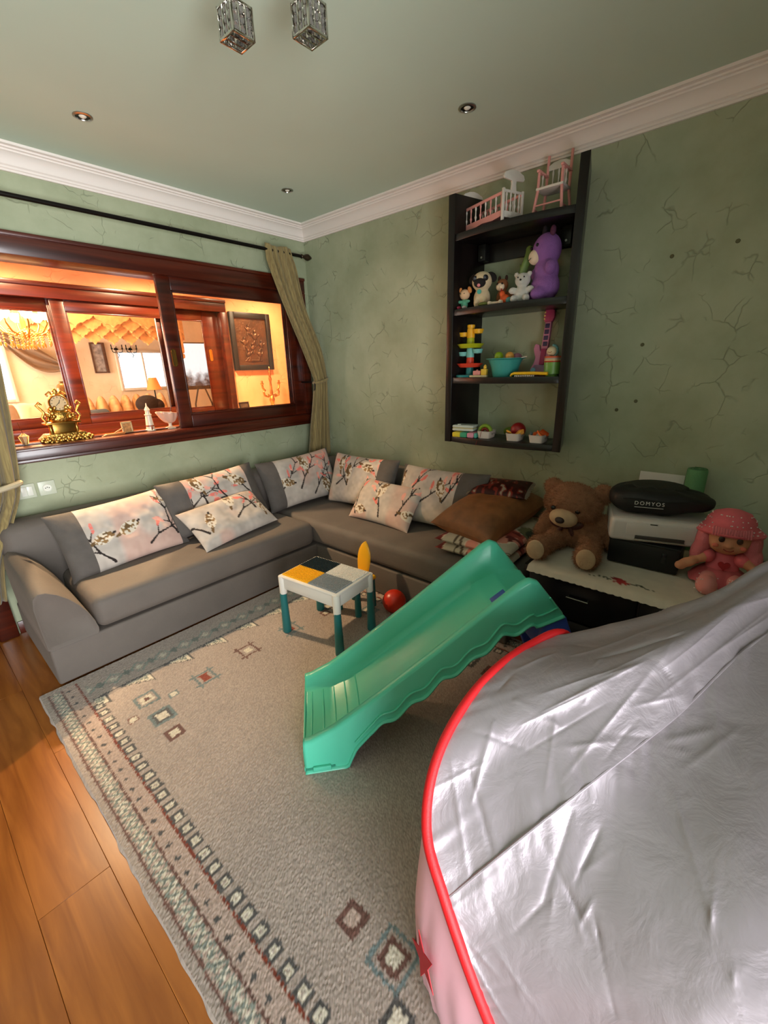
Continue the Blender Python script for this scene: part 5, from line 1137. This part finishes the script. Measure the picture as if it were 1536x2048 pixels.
bm = BM(); tube(bm, [(0, 0, .07), (-.004, 0, .10), (-.010, 0, .135)], .001, 5); obj('wire', bm, GOLDP, lt_)
st = thing('wooden_boat', 'small carved wooden piece lying on the sill right of the clock', 'ornament', (1.0, SY-.03, SZ))
CARV = mat('light_wood', '#b5733c', .5)
bm = BM(); prism(bm, [(-.075, .0), (.065, .0), (.075, .014), (-.04, .012)], .03, axes((0, .015, 0), (1, 0, 0), (0, 0, 1), (0, -1, 0)), .002); obj('slab', bm, CARV, st)
bm = BM(); box(bm, (.035, 0, .026), (.06, .012, .008), (0, -.45, 0), bev=.002); obj('handle', bm, CARV, st)
pf = thing('photo_frame', 'tiny gilded photo frame standing on the sill', 'photo frame', (1.098, SY-.02, SZ), rot=(-.12, 0, .1))
bm = BM()
for a in ((-.036, -.026, 0, .08), (.026, .036, 0, .08), (-.036, .036, 0, .012), (-.036, .036, .068, .08)): span(bm, a[0], a[1], -.006, .006, a[2], a[3], .003)
obj('frame', bm, mat('cream_gilt', '#c9a878', .4, .3), pf)
bm = BM(); span(bm, -.027, .027, .0, .004, .011, .069); obj('photo', bm, mat('photo_print', '#b07a48', .5, var=.5, vscale=60), pf)
lh = thing('lighthouse_figurine', 'small white ceramic lighthouse tower on the sill', 'figurine', (1.25, SY-.015, SZ))
bm = BM(); lathe(bm, [(.034, 0), (.034, .008), (.028, .012), (.020, .105), (.024, .11), (.024, .116), (.016, .118), (.015, .14), (.019, .144), (.012, .16), (.005, .172), (.003, .19), (0, .195)], n=20); obj('tower', bm, mat('cream_ceramic', '#dcc8b0', .3), lh)
bm = BM(); lathe(bm, [(.0275, .03), (.027, .04), (.0245, .04), (.025, .03)], n=20); obj('painted_band', bm, mat('band_rust', '#8a4a2c', .4), lh)
bm = BM(); box(bm, (0, -.031, .022), (.012, .004, .024), bev=.002); obj('door', bm, mat('band_rust', '#8a4a2c', .4), lh)
sb = thing('shell_bowl', 'footed pink shell-shaped bowl on the sill next to the window post', 'bowl', (1.395, SY-.01, SZ))
bm = BM(); lathe(bm, [(.038, 0), (.036, .006), (.014, .016), (.010, .03), (.016, .04)], n=20); obj('foot', bm, mat('cream_ceramic', '#dcc8b0', .3), sb)
bm = BM(); rows = []
for j in range(9):
    t = j/8; rows.append([((.014+.062*t**.7)*math.cos(a)*(1+.08*math.sin(8*a)*t)-.012*t, (.014+.04*t**.7)*math.sin(a)*(1+.08*math.sin(8*a)*t), .04+.075*t**1.6+.012*t*math.cos(a+2.6)) for a in np.linspace(0, 2*PI, 64, endpoint=False)])
sheet(bm, rows, True); s_ = obj('shell', bm, mat('shell_pink', '#d6a58c', .3), sb, angle=80); md = s_.modifiers.new('t', 'SOLIDIFY'); md.thickness = .004
bm = BM(); tube(bm, [(.01, 0, .08), (.02, 0, .13), (.032, 0, .165)], .003, 6); obj('stirring_stick', bm, mat('dark_stick', '#3a1c12', .5), sb)
# ================================================================== corridor furnishings
pc = thing('relief_picture', 'copper relief picture in a black frame on the orange corridor wall', 'picture', (2.95, CY-.004, 1.52))
FB = mat('frame_black', '#17110d', .45); COP = mat('beaten_copper', '#5f4028', .42, .6, bump=.5, bscale=50, var=.35, vscale=14)
for a in ((-.255, -.200, 0, .60), (.200, .255, 0, .60), (-.2, .2, 0, .055), (-.2, .2, .545, .60)): bm = BM(); span(bm, a[0], a[1], -.035, 0, a[2], a[3], .005); obj('frame_bar', bm, FB, pc)
bm = BM(); span(bm, -.2, .2, -.012, -.002, .055, .545); pl_ = obj('copper_sheet', bm, COP, pc)
rf = random.Random(11); RB = []
for fx, fz, sc_f, tl in ((.05, .36, 1.15, .25), (-.09, .29, 1.0, -.3), (.0, .24, .85, .5), (-.03, .43, .8, -.1), (.12, .27, .9, .15), (.09, .17, .9, -.2), (-.06, .17, .85, .6)):
    RB.append(((fx, -.018, fz+.045*sc_f), (.016*sc_f, .012, .019*sc_f))); RB.append(((fx+.01*tl, -.016, fz), (.024*sc_f, .013, .036*sc_f), (0, tl, 0)))
    for q in (-1, 1): RB.append(((fx+q*.028*sc_f, -.016, fz+.004), (.010*sc_f, .009, .034*sc_f), (0, q*.7+tl, 0))); RB.append(((fx+q*.016*sc_f, -.014, fz-.055*sc_f), (.012*sc_f, .009, .036*sc_f), (0, -q*.3+tl, 0)))
RB.append(((.0, -.012, .10), (.12, .008, .016)))
plush('relief_figures', RB, COP, pc, .004, 2)
co = thing('console_shelf', 'pale console along the orange corridor wall under the picture', 'console', (3.1, CY-.15, 0))
bm = BM(); span(bm, -.55, .9, -.14, .148, 1.05, 1.085, .006); obj('console_top', bm, mat('cream_marble', '#d8bd98', .3), co)
for x in (-.5, .85):
    bm = BM(); span(bm, x-.03, x+.03, -.1, .1, 0, 1.05, .006); obj('leg', bm, MAHOG, co)
ca = thing('candelabra', 'gilded three-branched candelabra on the corridor console', 'candelabra', (3.055, 4.40, 1.086))
bm = BM(); lathe(bm, [(.055, 0), (.058, .01), (.03, .025), (.018, .045), (.026, .075), (.034, .10), (.024, .13), (.013, .15), (.02, .18), (.014, .22), (.012, .30), (.02, .33), (.012, .36), (.018, .375), (.02, .39)], n=16); obj('stem', bm, GOLD, ca)
for s in (-1, 1):
    bm = BM(); tube(bm, [(0, 0, .16), (s*.05, 0, .135), (s*.095, 0, .15), (s*.105, 0, .19), (s*.09, 0, .21), (s*.11, 0, .235), (s*.115, 0, .27)], .012, 8); ball(bm, (s*.05, 0, .155), (.016, .012, .014), u=8, v=6); ball(bm, (s*.088, 0, .21), .014, u=8, v=6); ar = obj('branch', bm, GOLD, ca)
    bm = BM(); lathe(bm, [(.008, .265), (.02, .28), (.022, .286), (.012, .29), (.011, .315)], (s*.115, 0, 0), 12); obj('candle_cup', bm, GOLD, ar)
bm = BM(); lathe(bm, [(.012, .39), (.014, .42), (.006, .44), (.010, .452), (0, .47)], n=12); obj('finial', bm, GOLD, ca)
fr_ = thing('small_photo_frame', 'small dark photo frame leaning on the corridor console', 'photo frame', (2.70, 4.42, 1.086), rot=(-.2, 0, .1))
bm = BM()
for a in ((-.065, -.05, 0, .10), (.05, .065, 0, .10), (-.065, .065, 0, .014), (-.065, .065, .086, .10)): span(bm, a[0], a[1], -.006, .006, a[2], a[3], .002)
obj('frame', bm, FB, fr_); bm = BM(); span(bm, -.051, .051, .0, .004, .013, .087); obj('photo', bm, mat('dark_photo', '#4a3a2c', .4, var=.6, vscale=40), fr_)
# ================================================================== lounge beyond
LY = 8.25
bm = BM(); span(bm, X0, 5.2, CY+.16, LY+.1, -.1, 0); struct('floor_lounge', bm, mat('lounge_floor', '#b89a78', .4), 'pale lounge floor', 'floor')
bm = BM(); span(bm, X0, 5.2, CY+.16, LY+.1, 2.75, 2.85); struct('ceiling_lounge', bm, CREAM, 'cream lounge ceiling', 'ceiling')
bm = BM(); span(bm, X0, 5.2, LY, LY+.1, 0, 2.75); struct('wall_lounge_far', bm, CREAM, 'cream far wall of the lounge', 'wall')
bm = BM(); span(bm, 5.2, 5.3, CY+.08, LY+.1, 0, 2.75); struct('wall_lounge_right', bm, ORANGE, 'orange right wall of the lounge', 'wall')
bm = BM(); span(bm, X0-.1, X0, CY+.08, LY+.1, 0, 2.75); struct('wall_lounge_left', bm, CREAM, 'cream left wall of the lounge', 'wall')
# carved scalloped arch screen
lam = thing('carved_arch_screen', 'carved orange plaster arch screen with pointed scallops in the lounge', 'arch screen', (0, 7.0, 0))
STU = mat('carved_plaster', '#e8a868', .7, var=.15, vscale=20, bump=.4, bscale=30)
def scallop(x0, x1, zt, n, yoff, depth, zb, dz, name):
    for k in range(n):
        a, b = x0+(x1-x0)*k/n, x0+(x1-x0)*(k+1)/n; c, h = (a+b)/2, (b-a)/2; pts = [(a, zt), (a, zb-dz)]
        for i in range(1, 16):
            t = i/16; z = zb-dz+dz*1.7*(1-abs(2*t-1)**.75)+.02*abs(math.sin(t*5*PI)); pts.append((a+(b-a)*t, z))
        pts += [(b, zb-dz), (b, zt)]; bm = BM(); prism(bm, pts[::-1], depth, axes((0, yoff, 0), (1, 0, 0), (0, 0, 1), (0, -1, 0))); obj(name, bm, STU, lam)
scallop(1.5, 3.3, 2.75, 4, .0, .05, 2.20, .07, 'front_arch')
scallop(1.42, 3.38, 2.75, 8, .07, .06, 2.13, .055, 'second_arch')
scallop(1.36, 3.42, 2.75, 9, .14, .06, 2.06, .06, 'third_arch')
scallop(1.5, 3.36, 2.75, 8, .21, .06, 1.98, .06, 'rear_arch')
bm = BM(); span(bm, 3.06, 3.36, .0, .2, 1.80, 2.75, .03); span(bm, 3.12, 3.36, .02, .2, 1.73, 1.80, .02); obj('corner_pendant', bm, STU, lam)
# windows of the lounge
def litwin(name, label, x0, x1, z0, z1, y, strength, frame):
    t = thing(name, label, 'window', (0, y, 0), kind='structure')
    m, N, L, p = newmat(name+'_daylight'); em = N.new('ShaderNodeEmission'); em.inputs[1].default_value = strength
    tc = N.new('ShaderNodeTexCoord'); n = N.new('ShaderNodeTexNoise'); n.inputs['Scale'].default_value = 16; n.inputs['Detail'].default_value = 6; n.inputs['Roughness'].default_value = .7
    r = N.new('ShaderNodeValToRGB'); r.color_ramp.elements[0].position = .38; r.color_ramp.elements[1].position = .55; r.color_ramp.elements[0].color = (.42, .46, .46, 1); r.color_ramp.elements[1].color = (.95, .97, 1, 1)
    L.new(tc.outputs['Object'], n.inputs['Vector']); L.new(n.outputs['Fac'], r.inputs['Fac']); L.new(r.outputs['Color'], em.inputs[0]); L.new(em.outputs[0], N['Material Output'].inputs[0])
    bm = BM(); span(bm, x0, x1, -.02, -.005, z0, z1); obj('pane', bm, m, t)
    for a in ((x0-.04, x0, z0-.04, z1+.04), (x1, x1+.04, z0-.04, z1+.04), (x0, x1, z0-.04, z0), (x0, x1, z1, z1+.04), ((x0+x1)/2-.012, (x0+x1)/2+.012, z0, z1)):
        bm = BM(); span(bm, a[0], a[1], -.05, -.001, a[2], a[3], .004); obj('window_frame', bm, frame, t)
LW = mat('lounge_white', '#d9cdbb', .5)
litwin('window_3', 'bright lounge window behind white lace in the middle of the far wall', 2.80, 3.55, 1.30, 1.86, LY, 1.7, LW)
litwin('window_4', 'bright lounge window at the left edge of the far wall', .75, 1.33, 1.22, 1.92, LY, 2.2, LW)
# swag drape
dp = thing('swag_drape', 'brown draped curtain swag hanging over the lounge wall', 'curtain', (0, 0, 0))
V = []; nu, nv = 50, 24
for i in range(nu):
    t = i/(nu-1)
    for j in range(nv):
        s = j/(nv-1); zc = 2.12-.10*t-.36*t**1.6; V.append((1.35+.68*t, LY-.09+.03*math.sin(s*16+3*t), zc-(.05+.30*math.sin(PI*min(1, t*.9+.1)))*s+.0))
c = meshobj('cloth', V, gridfaces(nu, nv), mat('brown_drape', '#8a705a', .6, sheen=.4), dp); md = c.modifiers.new('t', 'SOLIDIFY'); md.thickness = .006
bm = BM(); rows = []
for i in range(20):
    z = 1.95-.95*i/19; rows.append([(2.02+.05*u+.012*math.sin(i*.2), LY-.07+.025*math.sin(u*9), z) for u in np.linspace(-1, 1, 20)])
sheet(bm, rows); c = obj('tail', bm, MATS['brown_drape'], dp, angle=80); md = c.modifiers.new('t', 'SOLIDIFY'); md.thickness = .006
# chandelier
cl = thing('crystal_chandelier', 'gilded lounge chandelier with amber crystal drops and lit glass cups', 'chandelier', (1.27, 6.3, 1.95))
bm = BM(); lathe(bm, [(.01, -.05), (.035, -.02), (.05, .03), (.022, .08), (.03, .14), (.015, .2), (.012, .78), (.05, .80)], n=16); obj('stem', bm, GOLDP, cl)
LITG = mat('lit_glass_cup', '#ffd9a8', .3, emit=9)
AMB = mat('amber_crystal', '#d98a3a', .1, .3, coat=1, emit=.25)
for k in range(8):
    a = 2*PI*k/8; c_, s_ = math.cos(a), math.sin(a)
    bm = BM(); tube(bm, [(.03*c_, .03*s_, .05), (.10*c_, .10*s_, .0), (.19*c_, .19*s_, .03), (.25*c_, .25*s_, .11), (.25*c_, .25*s_, .15)], .009, 8); ar = obj('arm', bm, GOLDP, cl)
    bm = BM(); lathe(bm, [(.02, .15), (.05, .18), (.06, .24), (.054, .24), (.04, .185), (.01, .16)], (.25*c_, .25*s_, 0), 16); obj('glass_cup', bm, LITG, ar)
    bm = BM()
    for q in range(5):
        rr_ = .06+.045*q; n = 5
        for z in range(n): ball(bm, (rr_*math.cos(a+.2*q), rr_*math.sin(a+.2*q), .05-.024*z-.015*(4-q)*.6), .0085, u=6, v=4)
        ball(bm, (rr_*math.cos(a+.2*q), rr_*math.sin(a+.2*q), .05-.024*n-.015*(4-q)*.6-.018), (.013, .013, .026), u=6, v=4)
    o = obj('crystal_drops', bm, AMB, cl, smooth=False); o['kind'] = 'stuff'
for k in (0, 1):
    l = bpy.data.lights.new('chandelier_lamp', 'POINT'); l.energy = 45; l.color = (1, .72, .42); l.shadow_soft_size = .2
    o = bpy.data.objects.new('chandelier_lamp', l); COL.objects.link(o); o.parent = cl; o.location = (0, (-.1, .1)[k], .34)
# framed picture, sconces, lamp, sofa, tv
pi_ = thing('narrow_picture', 'narrow grey picture in a brown frame on the lounge wall', 'picture', (2.53, LY-.004, 1.55))
for a in ((-.105, -.085, 0, .46), (.06, .105, 0, .46), (-.085, .06, 0, .02), (-.085, .06, .44, .46)): bm = BM(); span(bm, a[0], a[1], -.03, 0, a[2], a[3], .004); obj('frame_bar', bm, mat('brown_frame', '#5a3a26', .5), pi_)
bm = BM(); span(bm, -.085, .06, -.012, -.002, .02, .44); obj('canvas', bm, mat('grey_canvas', '#9a9490', .6, var=.5, vscale=22), pi_)
for i, x in enumerate((2.80, 3.02)):
    t = thing('wall_sconce', 'dark iron candle sconce '+('nearer the narrow picture' if i == 0 else 'beside the carved arch pendant')+' in the lounge', 'sconce', (x, LY-.003, 1.86), group='lounge wall sconces')
    bm = BM(); cyl(bm, (0, -.012, .05), (0, 0, .05), .03, n=14); obj('backplate', bm, IRON, t)
    for s in (-1, 1):
        bm = BM(); tube(bm, [(0, -.01, .04), (s*.03, -.05, .0), (s*.07, -.06, .01), (s*.08, -.06, .05), (s*.06, -.06, .06)], .006, 6); obj('arm', bm, IRON, t)
        bm = BM(); lathe(bm, [(.006, .05), (.016, .062), (.008, .07), (.008, .12), (0, .125)], (s*.08, -.06, 0), 10); obj('candle', bm, IRON, t)
    bm = BM(); tube(bm, [(0, -.04, -.08), (.02, -.05, -.04), (-.02, -.05, .02), (.0, -.04, .10)], .005, 6); obj('leaf_scroll', bm, IRON, t)
fl = thing('floor_lamp', 'lounge lamp with orange tapered shade on a thin pole', 'lamp', (2.83, 7.1, 0))
bm = BM(); lathe(bm, [(.13, 0), (.13, .012), (.03, .025), (.010, .04), (.009, 1.42)], n=20); obj('pole', bm, IRON, fl)
bm = BM(); lathe(bm, [(.105, 1.285), (.055, 1.46), (.053, 1.46), (.102, 1.285)], n=28); obj('shade', bm, mat('orange_shade', '#dc7a34', .7, emit=.4), fl)
bm = BM(); lathe(bm, [(.02, 1.34), (.03, 1.38), (.012, 1.42)], n=12); obj('bulb', bm, mat('lamp_bulb', '#ffdca8', .3, emit=6), fl)
so = thing('lounge_sofa', 'cream lounge sofa with a channelled floral back below the lace window', 'sofa', (2.35, 7.3, 0))
LF = mat('lounge_floral', '#d9a878', .8, var=.35, vscale=16); LF2 = mat('lounge_gold', '#c99a68', .75, var=.2, vscale=9)
bm = BM(); span(bm, -.8, .8, -.42, .40, .08, .50, .05, 4); obj('base', bm, LF2, so)
for k in range(9):
    bm = BM(); ball(bm, (-.69+.172*k, .18+.03*math.cos(k), .86), (.098, .14, .37), (.1, 0, 0)); obj('back_channel', bm, LF if k % 3 else LF2, so)
for s in (-1, 1): bm = BM(); span(bm, s*.88-.09, s*.88+.09, -.42, .4, .08, .72, .06, 4); obj('armrest', bm, LF2, so)
bm = BM(); box(bm, (0, 0, 0), (.32, .12, .26), (.3, 0, .2), bev=.05, seg=4); tag(obj('lounge_cushion', bm, mat('blue_grey_cushion', '#56606c', .85), loc=(1.96, 7.0, 1.0-.06)), 'blue grey cushion on the left end of the lounge sofa', 'cushion')
bm = BM(); ball(bm, (0, 0, 0), (.17, .12, .13)); ball(bm, (.13, 0, -.03), (.1, .1, .1)); tag(obj('fur_cushion', bm, mat('dark_fur', '#2c1f1a', .95, bump=.6, bscale=40), loc=(2.64, 6.95, 1.09)), 'dark brown fluffy cushion on the right end of the lounge sofa', 'cushion')
so2 = thing('lounge_daybed', 'pale lounge seat along the left window with cushions', 'seat', (1.0, 6.85, 0))
bm = BM(); span(bm, -1.2, .32, -.4, .4, .05, 1.02, .05, 4); obj('seat', bm, mat('pale_linen_seat', '#d9cbb8', .85), so2)
bm = BM(); span(bm, -1.2, .30, .25, .42, 1.0, 1.2, .05, 4); obj('backrest', bm, mat('pale_linen_seat', '#d9cbb8', .85), so2)
for i, (x, h, nm) in enumerate(((.93, '#8a6e58', 'taupe'), (1.22, '#d8c2a4', 'cream satin'))):
    o = thing('lounge_pillow', nm+' pillow on the lounge daybed', 'cushion', (x, 6.72, 1.10), rot=(1.1, 0, .2*i)); pillow_panel('cover', .34, .26, .12, -1, 1, mat('pillow_'+nm.replace(' ', '_'), h, .7), o, 3+i, nu=24, nv=20)
va = thing('round_vase', 'round bronze vase on a slim stand behind the clock in the lounge', 'vase', (1.42, 6.0, 0))
bm = BM(); lathe(bm, [(.10, 0), (.10, .02), (.02, .04), (.018, 1.24), (.06, 1.28), (.06, 1.29)], n=18); obj('stand', bm, MAHOG, va)
bm = BM(); lathe(bm, [(.03, 1.291), (.07, 1.33), (.078, 1.37), (.06, 1.42), (.03, 1.44), (.035, 1.46)], n=22); obj('vase', bm, mat('bronze_vase', '#8a6a40', .3, .8), va)
tv = thing('television', 'television with painted bright window reflections on a stand in the lounge', 'television', (3.78, 7.5, 0), -.15)
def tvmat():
    m, N, L, p = newmat('tv_painted_reflections'); tc = N.new('ShaderNodeTexCoord'); sp_ = N.new('ShaderNodeSeparateXYZ'); n = N.new('ShaderNodeTexNoise'); n.inputs['Scale'].default_value = 7; n.inputs['Detail'].default_value = 3  # window reflections painted into the screen as a glowing height and noise ramp
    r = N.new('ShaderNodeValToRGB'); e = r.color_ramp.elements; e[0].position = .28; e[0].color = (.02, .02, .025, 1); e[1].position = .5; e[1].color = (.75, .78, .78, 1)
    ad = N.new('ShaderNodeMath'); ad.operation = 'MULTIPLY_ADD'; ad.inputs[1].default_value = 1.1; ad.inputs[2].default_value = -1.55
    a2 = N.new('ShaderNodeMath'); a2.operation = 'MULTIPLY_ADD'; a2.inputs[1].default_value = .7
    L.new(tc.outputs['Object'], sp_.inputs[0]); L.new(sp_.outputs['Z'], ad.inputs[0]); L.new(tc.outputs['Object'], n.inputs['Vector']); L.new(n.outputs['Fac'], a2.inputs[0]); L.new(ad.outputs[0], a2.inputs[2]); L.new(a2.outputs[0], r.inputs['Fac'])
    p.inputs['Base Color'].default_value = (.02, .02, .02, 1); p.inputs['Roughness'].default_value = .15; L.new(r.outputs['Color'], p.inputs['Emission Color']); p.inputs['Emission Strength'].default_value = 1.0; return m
bm = BM(); span(bm, -.36, .36, -.02, .04, 1.24, 2.0, .008); obj('bezel', bm, mat('tv_black', '#0a0a0b', .3), tv)
bm = BM(); span(bm, -.34, .34, -.024, -.018, 1.30, 1.98); obj('screen', bm, tvmat(), tv)
for s in (-1, 1): bm = BM(); tube(bm, [(s*.06, .0, 1.25), (s*.14, .0, 1.0), (s*.2, 0, .02)], .014, 8); obj('stand_leg', bm, mat('tv_black', '#0a0a0b', .3), tv)
